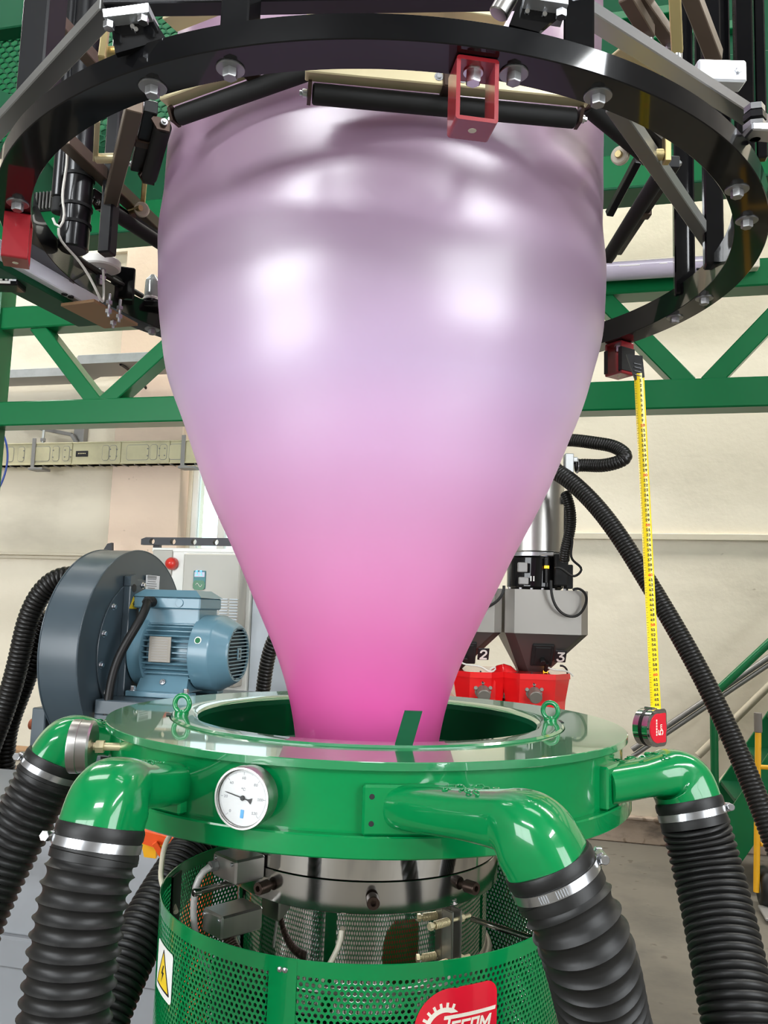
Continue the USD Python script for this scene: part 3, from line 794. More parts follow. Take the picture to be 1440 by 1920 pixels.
# ------------------------------------------------------------------ extrusion die under the ring
die = thing('extrusion_die', 'polished steel extrusion die between the green air ring and the perforated guard', 'die', (0, 0, .6))
obj('upper_band', lathe([(.12, 1.1945), (.2325, 1.1945), (.2332, 1.1952), (.2332, 1.30), (.12, 1.30)], 128), 'chrome', die)
obj('flange_band', lathe([(.12, 1.147), (.2335, 1.147), (.235, 1.1485), (.235, 1.193), (.2343, 1.1938), (.12, 1.1938)], 128), 'polished', die)
obj('heater_band', lathe([(.12, .99), (.217, .99), (.217, 1.1462), (.12, 1.1462)], 128), 'chrome', die)
obj('heater_rim', torus((0, 0, 1.03), (0, 0, 1), .222, .006, 96, 10), 'stainless', die)
obj('lower_body', lathe([(.02, .60), (.25, .60), (.25, .985), (.02, .985)], 64), 'black_steel', die)
for px, py in ((483, 1672), (700, 1700), (893, 1672), (458, 1607)):
    c = atr(px, py, .262); th = math.atan2(c[1], c[0]); e = np.array([math.cos(th), math.sin(th), 0]); z = float(c[2])
    if py < 1650: continue
    b = obj('radial_bolt', [cyl(e*.23 + [0, 0, z + .004], e*.255 + [0, 0, z + .004], .0062, 20), lathe([(.0045, .024), (.0090, .024), (.0098, .0225), (.0098, .004), (.009, .003), (.001, .003), (.001, .014), (.0045, .014)], 24, True, e*.238 + [0, 0, z + .004], e)], 'oxide', die)
# band joint with spring screws
for px, py in ((1000, 1733), (990, 1787)):
    pass
th0 = math.atan2(*atr(838, 1760, .217)[1::-1])
e0 = np.array([math.cos(th0), math.sin(th0), 0]); t0 = np.array([-e0[1], e0[0], 0])
for s in (-1, 1):
    obj('band_lug', box(e0*.228 + t0*s*.009 + [0, 0, 1.09], (.022, .004, .10), .001, rz=th0), 'stainless', die)
for dz in (1.125, 1.065):
    b = obj('spring_screw', [cyl(e0*.232 - t0*.045 + [0, 0, dz], e0*.232 + t0*.035 + [0, 0, dz], .0028, 12)] + [torus(e0*.232 - t0*(.014 + .0028*k) + [0, 0, dz], t0, .0052, .0011, 16, 6) for k in range(10)] + [cyl(e0*.232 - t0*.052 + [0, 0, dz], e0*.232 - t0*.045 + [0, 0, dz], .006, 6), cyl(e0*.232 + t0*.013 + [0, 0, dz], e0*.232 + t0*.02 + [0, 0, dz], .006, 6)], 'brass_lit', die)
# terminal boxes and leads at left
def tbox(px, py, R, s, nm, lab):
    c = atr(px, py, R); th = math.atan2(c[1], c[0]); e = np.array([math.cos(th), math.sin(th), 0]); tt = np.array([-e[1], e[0], 0])
    o = obj(nm, [box(c, s, .003, rz=th)], 'stainless', die, label=lab)
    for u, v in ((-.35, .3), (.35, .3)):
        obj('screw', cyl(c + tt*s[1]*u + e*s[0]*.5 + [0, 0, s[2]*v], c + tt*s[1]*u + e*(s[0]*.5 + .003) + [0, 0, s[2]*v], .003, 10), 'zinc', o)
    return c, e, tt
c1, e1, t1 = tbox(448, 1622, .262, (.055, .065, .036), 'terminal_box', 'upper steel terminal box at the left of the die')
c2, e2, t2 = tbox(436, 1722, .272, (.075, .055, .034), 'terminal_box', 'lower steel terminal box pointing outwards')
obj('cable_gland', [hull([c1 + e1*(.028 + h) + t1*.008*math.cos(k*PI/3) - t1*.02 + [0, 0, .008*math.sin(k*PI/3)] for k in range(6) for h in (0, .012)])], 'zinc', die)
obj('braided_lead', wire([c1 + e1*.04 - t1*.02, c1 + e1*.055 - t1*.022 + [0, 0, -.012], c1 + e1*.062 - t1*.025 + [0, 0, -.05], c1 + e1*.055 - t1*.025 + [0, 0, -.10], c1 + e1*.03 - t1*.02 + [0, 0, -.16]], .0052, 12), 'braid', die)
obj('armoured_lead', corrugated([c2 + e2*.01 + [0, 0, -.02], c2 - e2*.0 + t2*.03 + [0, 0, -.05], c2 - e2*.015 + t2*.09 + [0, 0, -.07]], .008, .0015, .004, 'bump', 16, 6), 'oxide', die)
for (pa, pb, R) in (((362, 1674), (450, 1690), .30), ((1004, 1762), (880, 1732), .30)):
    a = atr(*pa, .335); th = math.atan2(a[1], a[0]); e = np.array([math.cos(th), math.sin(th), 0])
    b = e*.222 + [0, 0, a[2] + .004]
    obj('probe', [cyl(a, b, .0045, 16), cyl(a - e*.0, a - e*.012, .006, 12)], 'polished', die)
obj('lead', wire([atr(640, 1745, .222), atr(634, 1775, .232), atr(622, 1800, .240), atr(600, 1850, .245)], .004, 10), 'ivory', die)

# ------------------------------------------------------------------ perforated guard
GR, GZ = .345, 1.1215
gd = thing('perforated_guard', 'green perforated sheet guard around the foot of the die with red badge', 'guard', (0, 0, .55))
obj('rim_band', lathe([(GR - .0015, GZ - .021), (GR + .0008, GZ - .021), (GR + .0008, GZ - .001), (GR, GZ), (GR - .0015, GZ - .001)], 200), 'green_gloss', gd)
obj('lower_sheet', lathe([(GR - .0016, .55), (GR, .55), (GR, .765), (GR - .0016, .765)], 160), 'green_gloss', gd)
P_ = .0088
seam_a = [math.atan2(*atr(529, 1850, GR)[1::-1])]
seam_a += [seam_a[0] + 2*PI/3, seam_a[0] + 4*PI/3]
nvp = int((GZ - .0205 - .765) / (P_*.866))
for i, sa in enumerate(seam_a):
    u0 = GR*(sa + .052); u1 = GR*(sa + 2*PI/3 - .052)
    nu = int((u1 - u0) / P_)
    H, O = hexgrid(nu, nvp, P_, .0031)
    zoff = .765 + P_*.55
    obj('perforated_panel', perforated(H, O, lambda q: np.stack([GR*np.cos((q[:, 0] + u0)/GR), GR*np.sin((q[:, 0] + u0)/GR), q[:, 1] + zoff], 1), lambda q: np.stack([(GR - .0015)*np.cos((q[:, 0] + u0)/GR), (GR - .0015)*np.sin((q[:, 0] + u0)/GR), q[:, 1] + zoff], 1)), 'green_gloss', gd, smooth=False)
    s = obj('seam_strip', lathe([(GR - .003, .55), (GR + .0012, .55), (GR + .0012, GZ - .001), (GR - .003, GZ - .001)], 10, True, a0=sa - .060, a1=sa + .060), 'green_gloss', gd)
    for da in (-.011, .011):
        for zz in (GZ - .016, GZ - .15, GZ - .3):
            e = np.array([math.cos(sa + da), math.sin(sa + da), 0])
            obj('rivet', lathe([(1e-5, 0), (.0042, 0), (.0036, .0016), (.0015, .0024), (1e-5, .0025)], 14, True, e*(GR + .0012) + [0, 0, zz], e), 'zinc', s)
obj('inner_strip', lathe([(GR - .006, .70), (GR - .0025, .70), (GR - .0025, GZ - .01), (GR - .006, GZ - .01)], 10, True, a0=math.radians(183), a1=math.radians(190)), 'black_steel', gd)


def wrap(me, R, th_c, z_c, maxe=.012):
    """flat (u, v, depth) mesh laid on the guard"""
    v, f = trimesh.remesh.subdivide_to_size(np.array(me.vertices), np.array(me.faces), maxe, max_iter=12)
    a = th_c + v[:, 0]/R; r = R + v[:, 2]
    return trimesh.Trimesh(np.stack([r*np.cos(a), r*np.sin(a), z_c + v[:, 1]], 1), f, process=False)


def ext(poly, t):
    return cat([trimesh.creation.extrude_polygon(g, t, engine='earcut') for g in getattr(poly, 'geoms', [poly])])


lc = atr(868, 1922, GR)
tl = math.atan2(lc[1], lc[0]); zl = float(lc[2])
badge = union_all([Point(-.022, 0).buffer(.050, 48), sbox(-.022, -.050, .055, .050).buffer(-.018).buffer(.018)]).buffer(.002)
bo = obj('badge', wrap(ext(badge, .0010), GR + .0012, tl, zl), 'sticker_red', gd, label='red badge with a cream gear and the word TECOM')
def slant(p): return affinity.affine_transform(p, [1, .22, 0, 1, 0, 0])
def st(*pts, w=.0034): return LineString(pts).buffer(w/2, cap_style=2, join_style=2)
hL, yB = .021, -.012                    # letter height and base line
L = []
L += [st((-.034, yB + hL + .0055), (.051, yB + hL + .0055), w=.0048)]
L += [st((-.0250, yB + hL + .006), (-.0250, yB))]
x = -.0185
L += [st((x + .012, yB + hL - .002), (x, yB + hL - .002), (x, yB + .0017), (x + .012, yB + .0017)), st((x, yB + hL/2), (x + .010, yB + hL/2))]
x = -.0030
L += [st((x + .0125, yB + hL - .002), (x, yB + hL - .002), (x, yB + .0017), (x + .0125, yB + .0017))]
x = .0125
L += [st((x, yB), (x, yB + hL - .002), (x + .0105, yB + hL - .002), (x + .0105, yB + .0017), (x, yB + .0017))]
x = .0285
L += [st((x, yB), (x, yB + hL - .001)), st((x, yB + hL - .002), (x + .0075, yB + .008), (x + .015, yB + hL - .002)), st((x + .015, yB + hL - .001), (x + .015, yB))]
word = slant(union_all(L))
gc_, gr_ = (-.030, -.002), .030
gear = Point(*gc_).buffer(gr_, 48).difference(Point(*gc_).buffer(gr_ - .0062, 48))
teeth = [affinity.rotate(sbox(gc_[0] + gr_ - .001, gc_[1] - .0019, gc_[0] + gr_ + .0062, gc_[1] + .0019), a, origin=gc_) for a in range(66, 300, 17)]
gear = union_all([gear] + teeth).difference(Polygon([gc_, (gc_[0] + .09, gc_[1] + .085), (gc_[0] + .09, gc_[1] - .03)]).buffer(.002)).difference(word.buffer(.003)).intersection(badge.buffer(-.0015))
obj('lettering', wrap(ext(union_all([word.intersection(badge.buffer(-.002)), gear]), .0005), GR + .0022, tl, zl, .008), 'cream_print', bo)

# warning sticker
wc = atr(308, 1820, GR); tw, zw = math.atan2(wc[1], wc[0]), float(wc[2])
wo = obj('warning_sticker', wrap(ext(sbox(-.040, -.036, .040, .036).buffer(-.006).buffer(.006), .0008), GR + .0012, tw, zw), 'sticker_white', gd, label='white sticker with a yellow high voltage triangle')
tri = Polygon([(-.031, -.025), (.031, -.025), (0, .029)]).buffer(.002)
obj('triangle_border', wrap(ext(tri, .0003), GR + .0020, tw, zw), 'ink', wo)
obj('triangle', wrap(ext(tri.buffer(-.0035), .0003), GR + .0023, tw, zw), 'sticker_yellow', wo)
bolt_ = Polygon([(.002, .012), (-.006, -.002), (-.0005, -.002), (-.004, -.014), (.007, .002), (.001, .002), (.006, .012)])
obj('flash', wrap(ext(bolt_, .0003), GR + .0026, tw, zw - .003), 'ink', wo)

# ------------------------------------------------------------------ the film bubble
zk = [1.33, 1.42, 1.5, 1.6, 1.7, 1.8, 1.9, 2.0, 2.1, 2.2, 2.35, 2.5, 3.0, 3.6]
rk = [.1245, .1385, .1634, .2086, .2555, .3061, .3468, .3839, .4073, .4135, .4105, .4077, .402, .398]
cs = CubicSpline(zk, rk)
zz = np.linspace(1.335, 3.6, 240)
NB = 220
th = np.linspace(0, 2*PI, NB, endpoint=False)
rr = cs(zz)[:, None] + 0*th
amp = np.clip((zz - 1.75) / .35, 0, 1)[:, None]
rr = rr + amp * .0020 * np.sin(2*PI*zz[:, None]/.27 + 3.0*th + 1.2) + amp * .0009 * np.sin(2*PI*zz[:, None]/.13 - 4.0*th + 1.0)
rr = rr + amp * .0016 * np.sin(3*th + 2.2*zz[:, None]*PI) + amp * .0010 * np.sin(5*th - 7*zz[:, None] + 1.0) + amp * .0009*np.sin(zz[:, None]*19 + 2*th)
V = np.stack([rr*np.cos(th), rr*np.sin(th), zz[:, None] + 0*th], -1).reshape(-1, 3)
i, j = np.meshgrid(np.arange(len(zz)-1), np.arange(NB), indexing='ij'); i, j = i.ravel(), j.ravel(); k = (j+1) % NB
Fb = np.vstack([np.stack([i*NB+j, i*NB+k, (i+1)*NB+k], 1), np.stack([i*NB+j, (i+1)*NB+k, (i+1)*NB+j], 1)])
obj('film_bubble', trimesh.Trimesh(V, Fb, process=False), 'film', None, 'tall inflated pink plastic film bubble rising from the green air ring', 'film', smooth=True)
# ------------------------------------------------------------------ the sizing cage: black ring with rollers above the film
ZB = 2.231
RBI, RBO = .6213, .6744
cage = thing('cage_ring', 'large glossy black steel ring around the film bubble with washered bolts underneath', 'ring', (0, 0, ZB))
obj('ring', lathe([(RBI, ZB + .0008), (RBI + .0008, ZB), (RBO - .0012, ZB), (RBO, ZB + .0012), (RBO, ZB + .031), (RBO - .0012, ZB + .032), (RBI + .008, ZB + .032), (RBI + .008, ZB + .050), (RBI, ZB + .050)], 256), 'black_gloss', cage)
for a in (-102.3, -92.4, -62.1, -51.8, -21.3, -11.4, 19.1, 29.2, 59.5, 69.5, 99.5, 109.5, 139.5, 149.5, 160.7, 187.0, -142.5):
    e = np.array([math.cos(math.radians(a)), math.sin(math.radians(a)), 0])
    h_, w_ = hexbolt(e*.641 + [0, 0, ZB], (0, 0, -1), .0092, .011, .0172, .0022)
    b = obj('bolt', h_, 'zinc_dull', cage); obj('washer', w_, 'zinc_dull', b)

# pressed black gussets, flat bars and plates above the ring
def dep(p): return float((np.asarray(p) - CAM) @ FW)
BAR_L = {0: 'grey flat bar of the cage frame at the upper left, sloping to the left edge', 1: 'bright edged flat bar of the cage frame at the upper right', 2: 'dark flat bar of the cage frame crossing the top of the picture'}
zfb = 2.345
for i, (p, q) in enumerate((((-40, 278), (206, 14)), ((1050, -8), (1475, 262)), ((200, 8), (1062, -6)))):
    a, b = atz(*p, zfb), atz(*q, zfb)
    o = obj('flat_bar', bar(a, b, .026, .018, .0015), ('grey_bar', 'zinc', 'black_steel')[i], None, BAR_L[i], 'bar')
for side, pts, plt_, bolts, cyls in (
        ('left', [(206, 33), (281, 24), (312, 73), (216, 100)], [(192, 17), (278, 5), (279, 22), (194, 32)], [(205, 40), (269, 29)], None),
        ('right', [(975, -6), (1066, 12), (1010, 60), (955, 46)], [(985, -20), (1066, -6), (1066, 8), (985, -4)], [(1052, 18)], (948, 14))):
    d0 = dep(atz(*pts[2], ZB + .034)) + .004
    t = thing('gusset_bracket', 'black gusset plate with pale top flange standing on the cage ring at upper %s' % side, 'bracket', atd(*pts[2], d0))
    obj('gusset', poly3([atd(*p, d0) for p in pts], .010, FW), 'black_gloss', t)
    obj('flange', poly3([atd(*p, d0 - .02) for p in plt_], .045, FW), 'aluminium', t)
    for p in bolts:
        h_, w_ = hexbolt(atd(*p, d0 - .012), (0, 0, -1), .0068, .008, None); obj('bolt', h_, 'zinc', t)
    for p in [((x0*.6 + x1*.4), (y0*.6 + y1*.4)) for (x0, y0), (x1, y1) in zip(pts[:2], pts[2:])]:
        obj('rivet', cyl(atd(*p, d0 - .003), atd(*p, d0 + .002), .0028, 10), 'zinc', t)
    if cyls:
        obj('sleeve', cyl(atd(cyls[0] - 14, cyls[1] + 14, d0 + .01), atd(cyls[0] + 16, cyls[1] - 40, d0 + .01), .012, 24), 'stainless', t)
for (px, py, w_, lab) in ((430, 30, 58, 'short black upright block between the cage ring and the dark top bar at left'), (1117, 70, 52, 'short black upright block between the cage ring and the bright upper right bar')):
    c = atz(px, py + 18, ZB + .034)
    e = unit([c[0], c[1], 0]); c = e * .640
    o = obj('support_block', box2((c[0] - .018, c[1] - .018, ZB + .030), (c[0] + .018, c[1] + .018, zfb - .008), .002), 'black_gloss', None, lab, 'block')

# guide rollers: nine tangent to the film, the ones in view are built
def roller(a, label, dist=.432, half=.192, z=2.307, bar_mat='brass_lit', ends=None):
    A = math.radians(a); e = np.array([math.cos(A), math.sin(A), 0]); tt = np.array([-e[1], e[0], 0])
    r = .0140
    p0, p1 = e*dist - tt*half + [0, 0, z], e*dist + tt*half + [0, 0, z]
    if ends is not None: p0, p1 = ends; mid_ = (p0 + p1)/2; tt = unit(p1 - p0); e = unit(np.array([tt[1], -tt[0], 0])); e = e if e @ mid_ > 0 else -e
    d = unit(p1 - p0)
    t = thing('guide_roller', label, 'roller', (p0 + p1)/2, 'guide rollers around the film')
    obj('roller', lathe([(.004, 0), (r - .002, 0), (r, .002), (r, np.linalg.norm(p1 - p0) - .002), (r - .002, np.linalg.norm(p1 - p0)), (.004, np.linalg.norm(p1 - p0))], 32, True, p0, d), 'black_matte', t)
    o = e*.022 + [0, 0, .021]
    mid = (p0 + p1)/2
    segs = [(p0 - d*.012, mid - d*.012), (mid + d*.006, p1 + d*.012)]
    for i, (u, v) in enumerate(segs):
        b = obj('support_bar', bar(u + o, v + o, .022, .022, .0015), bar_mat, t)
        for f_ in (.04, .96):
            c = u + (v - u)*f_ + o; h_, w_ = hexbolt(c + e*.011, e, .0042, .003, .0062, .001)
            obj('screw', [h_, w_], 'zinc', b)
    obj('coupling', bar(mid + o - d*.014, mid + o + d*.008, .030, .030, .002), 'oxide', t)
    for u, s in ((p0, -1), (p1, 1)):
        obj('end_plate', hull([u + d*s*k + e*x + np.array([0, 0, y]) for k in (.002, .007) for x, y in ((-.010, -.011), (.010, -.011), (.020, .004), (.016, .010), (-.010, .008))]), 'oxide', t)
        obj('end_screw', [cyl(u + d*s*.007, u + d*s*.014, .006, 16), cyl(u + d*s*.014, u + d*s*.018, .0035, 8)], 'zinc', t)
    return t
roller(0, 'black guide roller with pale brass bars across the front of the film', ends=(atz(586, 176, 2.300), atz(1078, 222, 2.312)))
roller(0, 'black guide roller with a brass bar at the front left of the film', ends=(atz(335, 218, 2.335), atz(650, 106, 2.36)))
for pa, pb, zz_, lab in (((1098, 196), (1212, 292), 2.37, 'black guide roller at the front right edge of the film'), ((306, 236), (280, 332), 2.37, 'short black guide roller beside the left edge of the film'), ((192, 385), (312, 464), 2.37, 'dark guide roller at the left rear of the film below an ivory wheel'), ((1236, 330), (1140, 482), 2.37, 'dark guide roller at the right rear edge of the film')):
    roller(0, lab, bar_mat='black_steel', ends=(atz(*pa, zz_), atz(*pb, zz_)))  # black support bars; shadow on the front right brass put into the colour
# upper row of brass bars seen over the ring at the top
for (pts, zz_, w_, lab) in ((((318, 46), (470, -14)), 2.40, .03, 'brass angle bar above the cage ring at upper left of the film'), (((575, 42), (676, 2)), 2.39, .02, 'left slope of the brass angle bars at the top centre'), (((676, 3), (945, 46)), 2.39, .03, 'right slope of the brass angle bars at the top centre'), (((1160, 92), (1252, 132)), 2.36, .036, 'pale brass plate above the cage ring at upper right')):
    a, b = atz(*pts[0], zz_), atz(*pts[1], zz_)
    obj('angle_bar', [bar(a, b, w_, .004, .001), bar(a + [0, 0, .012], b + [0, 0, .012], .004, .024, .001)], 'brass_lit', None, lab, 'bar')

# pivot arms, links and pins of the iris
def link(name, lab, pa, za, pb, zb, w, h, mt, extra=None):
    a, b = atz(*pa, za), atz(*pb, zb)
    t = thing(name, lab, 'arm', a)
    obj('bar', bar(a, b, w, h, .0015), mt, t)
    return t, a, b
t, a, b = link('pivot_arm', 'long olive grey pivot arm sloping down to the right post of the cage', (1150, 192), 2.335, (1339, 465), 2.335, .024, .024, 'grey_bar')
q = atz(1222, 290, 2.335); r_ = unit(RT + [0, 0, .02])
obj('pin', [cyl(q - r_*.018, q + r_*.018, .0092, 24), box(q + r_*.024 + [0, 0, .008], (.010, .016, .045), .001, rz=YAW)], 'brass', t)
q = atz(1163, 292, 2.36); 
obj('wheel', lathe([(.004, -.006), (.013, -.006), (.015, -.004), (.015, .004), (.013, .006), (.004, .006)], 32, True, q, (-.35, -.9, -.15)), 'ivory', t)
obj('wheel_hub', cyl(q + np.array([.35, .9, .15])*.02, q - np.array([.35, .9, .15])*.012, .006, 20), 'brass', t)
t, a, b = link('pivot_arm', 'dark brown pivot arm hanging steeply at the left of the film', (253, 195), 2.37, (205, 386), 2.37, .026, .026, 'brown_bar')
q = atz(199, 297, 2.38)
obj('pin', cyl(q - r_*.018, q + r_*.016, .0088, 24), 'brass_lit', t)
obj('side_bar', bar(atz(183, 222, 2.385), atz(179, 298, 2.385), .009, .012, .001), 'brass_lit', t)
t, a, b = link('pivot_arm', 'brown pivot arm sloping down behind the steep one toward the film at left', (118, 258), 2.42, (305, 436), 2.42, .026, .026, 'brown_bar')
q = atz(266, 393, 2.40)
obj('wheel', lathe([(.004, -.006), (.013, -.006), (.015, -.004), (.015, .004), (.013, .006), (.004, .006)], 32, True, q, (.35, -.9, -.15)), 'ivory', t)
obj('wheel_hub', cyl(q + np.array([-.9, .2, .05])*.035, q + np.array([.35, -.9, -.15])*.012, .006, 20), 'brass', t)
link('link_bar', 'thin brass link hanging vertically between the left pivot arms and the film', (278, 262), 2.46, (268, 378), 2.42, .010, .010, 'brass')
link('link_bar', 'brown link bar crossing behind the grey flat bar at the upper left', (88, 18), 2.62, (186, 126), 2.60, .026, .024, 'brown_bar')
link('link_bar', 'short upright brass link under the left gusset bracket', (199, 50), 2.40, (191, 112), 2.34, .010, .012, 'brass')
q = atz(212, 98, 2.37); obj('link_pin', cyl(q - r_*.012, q + r_*.016, .008, 20), 'brass', None, 'short brass pin just below the left gusset bracket', 'pin')
t = thing('scissor_linkage', 'brown and olive scissor linkage bars in the upper right corner', 'linkage', atz(1264, 90, 2.5))
for pa, za, pb, zb_, w_, mt, tip in (((1172, -12), 2.55, (1216, 62), 2.55, .022, 'brown_bar', 1), ((1192, -16), 2.58, (1256, 74), 2.58, .022, 'brown_bar', 1), ((1264, -30), 2.56, (1270, 98), 2.50, .018, 'brass', 0), ((1292, -18), 2.62, (1341, 108), 2.58, .026, 'brown_bar', 1)):
    a, b = atz(*pa, za), atz(*pb, zb_)
    bb = obj('link', bar(a, b, w_, w_, .0015), mt, t)
    obj('pin', cyl(b - [0, 0, .02], b + [0, 0, .02], .008, 16), 'zinc', bb)
c_ = atz(1230, -30, 2.6); obj('tie_bar', bar(atz(1150, -28, 2.6), atz(1330, -30, 2.62), .03, .02, .002), 'brown_bar', t)
link('link_bar', 'second black link beside the right edge of the film, behind the olive pivot arm', (1196, 300), 2.52, (1142, 402), 2.46, .016, .016, 'black_steel')
# posts that carry the cage
def post(px, py, z0, s, lab, mt='black_gloss', h=1.9):
    c = atz(px, py, z0)
    return obj('cage_post', box2((c[0] - s/2, c[1] - s/2, z0), (c[0] + s/2, c[1] + s/2, z0 + h), .003), mt, None, lab, 'post')
post(1283, 556, ZB + .03, .040, 'black square post on the right rear of the cage ring nearer to the film')
post(1338, 500, ZB + .03, .034, 'black square post at the right of the cage ring where the olive arm ends')
def far_post(px, py, dd, s_, lab, mt='black_gloss'):
    c = atd(px, py, dd); return obj('cage_post', box2((c[0] - s_/2, c[1] - s_/2, c[2]), (c[0] + s_/2, c[1] + s_/2, c[2] + 1.9), .003), mt, None, lab, 'post')
far_post(1397, 300, 1.8, .036, 'black post with sky reflection at the upper right, left one of a pair')
far_post(1428, 300, 1.8, .022, 'slim black post at the extreme upper right')
far_post(1318, 255, 1.9, .034, 'dark post behind the bright flat bar in the upper right corner')
far_post(1358, 275, 1.9, .028, 'dark post beside the white bracket block in the upper right corner')
far_post(64, 268, 1.38, .050, 'broad black post behind the grey flat bar at the upper left', 'black_steel')
post(200, 478, ZB + .03, .027, 'black square post above the white wheel at the left of the cage', 'black_steel')
q = atz(1348, 142, 2.44)
t = thing('bracket_block', 'bright white metal block with a screw behind the upper right flat bar', 'block', q)
obj('block', box(q, (.075, .03, .036), .003, rz=YAW), 'aluminium', t)
obj('screw', cyl(q + RT*.024 - FW*.016, q + RT*.024 - FW*.02, .005, 14), 'zinc', t)
q = atz(1416, 262, ZB + .036)
t = thing('stud_bolt', 'steel stud with stacked nuts on the cage ring at the right edge', 'bolt', q)
obj('stud', cyl(q, q + [0, 0, .05], .008, 16), 'black_steel', t)
for zz_, rr_, mt in ((.014, .016, 'zinc'), (.028, .0155, 'black_steel'), (.040, .014, 'zinc')):
    obj('nut', hull([q + [rr_*math.cos(k*PI/3), rr_*math.sin(k*PI/3), zz_ + s] for k in range(6) for s in (0, .009)]), mt, t)
obj('base_lug', [box(q + [.03, 0, .006], (.09, .03, .012), .002, rz=.3)], 'zinc', t)

# black pipes with a white cable at the left
c = atz(137, 470, ZB + .03)
t = thing('pneumatic_cylinder', 'pair of black vertical tubes with tie straps behind the left of the cage ring', 'cylinder', c)
obj('tube', cyl(c, c + [0, 0, 1.2], .028, 36), 'black_steel', t)
c2_ = c - RT*.034 + [0, 0, .105]
obj('side_tube', cyl(c2_, c2_ + [0, 0, 1.1], .015, 24), 'black_steel', t)
obj('side_tube_end', cyl(c2_ - [0, 0, .03], c2_, .013, 20), 'black_matte', t)
for dz in (.085, .145, .05):
    obj('strap', lathe([(.0285, -.003), (.0305, -.003), (.0305, .003), (.0285, .003)], 32, True, c + [0, 0, dz], (0, 0, 1)), 'black_matte', t)
dpp = dep(c) - .035
obj('white_cable', wire([atd(123, 272, dpp), atd(122, 330, dpp), atd(118, 380, dpp), atd(120, 408, dpp), atd(110, 426, dpp), atd(101, 415, dpp), atd(99, 409, dpp)], .0026, 8), 'white_cable', None, 'thin white cable looping beside the black tubes at the left', 'cable')
ring_pt = lambda a, r, z: np.array([r*math.cos(math.radians(a)), r*math.sin(math.radians(a)), z])
obj('white_cable', wire([atd(110, 428, dpp), atd(113, 448, dpp), atd(140, 480, dpp + .02), atd(168, 520, dpp + .04), ring_pt(180, .604, ZB + .055)], .0026, 8), 'white_cable', None, 'thin white cable running down to the inside of the ring at the left', 'cable')
obj('black_cable', wire([ring_pt(-168, .628, ZB + .06), ring_pt(-176, .622, ZB + .055), ring_pt(176, .618, ZB + .057), ring_pt(166, .618, ZB + .056)], .006, 10), 'black_rubber', None, 'black cable lying along the inside of the cage ring at the left', 'cable')

# white wheel, block and sensor on the left of the ring
c = atz(190, 497, ZB + .075)
t = obj('guide_wheel', lathe([(.008, -.009), (.036, -.009), (.040, -.006), (.040, .008), (.037, .011), (.008, .011)], 64, True, c, (0, 0, 1)), 'white_plastic', cage, label='thick white plastic wheel lying flat at the left')
obj('axle', [cyl(c - [0, 0, .045], c, .007, 16)] + [hull([c + [.013*math.cos(k*PI/3), .013*math.sin(k*PI/3), z_] for k in range(6) for z_ in (a_, a_ + .008)]) for a_ in (-.020, -.034)], 'zinc', t)
c = atz(230, 545, ZB + .05)
obj('mount_block', [box(c + [0, 0, .012], (.05, .035, .075), .003, rz=.5)], 'black_gloss', None, 'black block beside the white wheel on the cage ring', 'block')
c = atz(284, 566, ZB + .056)
t = obj('sensor_dome', lathe([(1e-5, .066), (.006, .064), (.010, .058), (.015, .052), (.0165, .046), (.017, .005), (.0175, 0), (1e-5, 0)], 36, True, c, (0, 0, 1)), 'clear_dome', cage, label='small smoky domed sensor')
obj('base', [cyl(c - [0, 0, .004], c + [0, 0, .003], .021, 32), box(c - [0, 0, .012], (.06, .05, .014), .002, rz=.3)], 'black_steel', t)
obj('collar', cyl(c + [0, 0, .002], c + [0, 0, .010], .0185, 32), 'white_plastic', t)

# linear rail, reader box and mounting plate reaching out at the left
zr = 2.218
a, b = atz(172, 572, zr), atz(-40, 452, zr)
t = thing('linear_rail', 'white aluminium rail reaching in from the left edge below the cage ring', 'rail', b)
obj('rail', bar(a, b, .040, .030, .002), 'rail_white', t)
obj('under_channel', bar(a + [-.03, .05, -.012], b + [-.03, .05, -.012], .07, .03, .002), 'green_dark', t)
for px, py in ((121, 551), (133, 556)):
    q = atz(px, py, zr - .015); obj('screw', lathe([(.002, -.002), (.006, -.002), (.006, .001), (.002, .001)], 16, True, q, (0, 0, 1)), 'ink', t)
zr2 = 2.195
c = atz(12, 527, zr2); dirn = unit(RT)
t = thing('reader_box', 'flat black box with a white toothed strip and small label at the left edge', 'sensor', c)
obj('body', box(c - dirn*.035, (.13, .04, .028), .002, rz=YAW), 'black_gloss', t)
fr = -unit(np.array([FW[0], FW[1], 0]))
obj('toothed_strip', [box(c + fr*.0205 + dirn*(-.095 + .0095*k) + [0, 0, -.002], (.0045, .003, .010), .0005, rz=YAW) for k in range(13)] + [box(c + fr*.0205 - dirn*.04 + [0, 0, -.009], (.115, .003, .005), .0005, rz=YAW)], 'white_plastic', t)
lb = obj('label', box(c + fr*.0205 + dirn*.021 + [0, 0, .001], (.014, .001, .018), .0002, rz=YAW), 'paper', t)
obj('label_print', [box(c + fr*.0212 + dirn*.021 + [0, 0, .003 - .004*k], (.009, .0006, .002), .0001, rz=YAW) for k in range(2)], 'ink_grey', lb)
zp_ = 2.184
t = thing('mounting_plate', 'brown flat plate bolted under the cage ring at the left', 'plate', atz(190, 592, zp_))
obj('plate', poly3([atz(114, 574, zp_), atz(176, 566, zp_), atz(258, 611, zp_), atz(196, 616, zp_)], .006, (0, 0, 1)), 'wood', t)
for px, py, h0 in ((204, 578, .03), (224, 588, .03), (213, 600, .02)):
    q = atz(px, py, zp_)
    obj('stud', [cyl(q - [0, 0, .018], q + [0, 0, h0], .003, 12)] + [hull([q + [.007*math.cos(k*PI/3), .007*math.sin(k*PI/3), z_ + s] for k in range(6) for s in (0, .007)]) for z_ in (-.010, .008)], 'zinc', t)

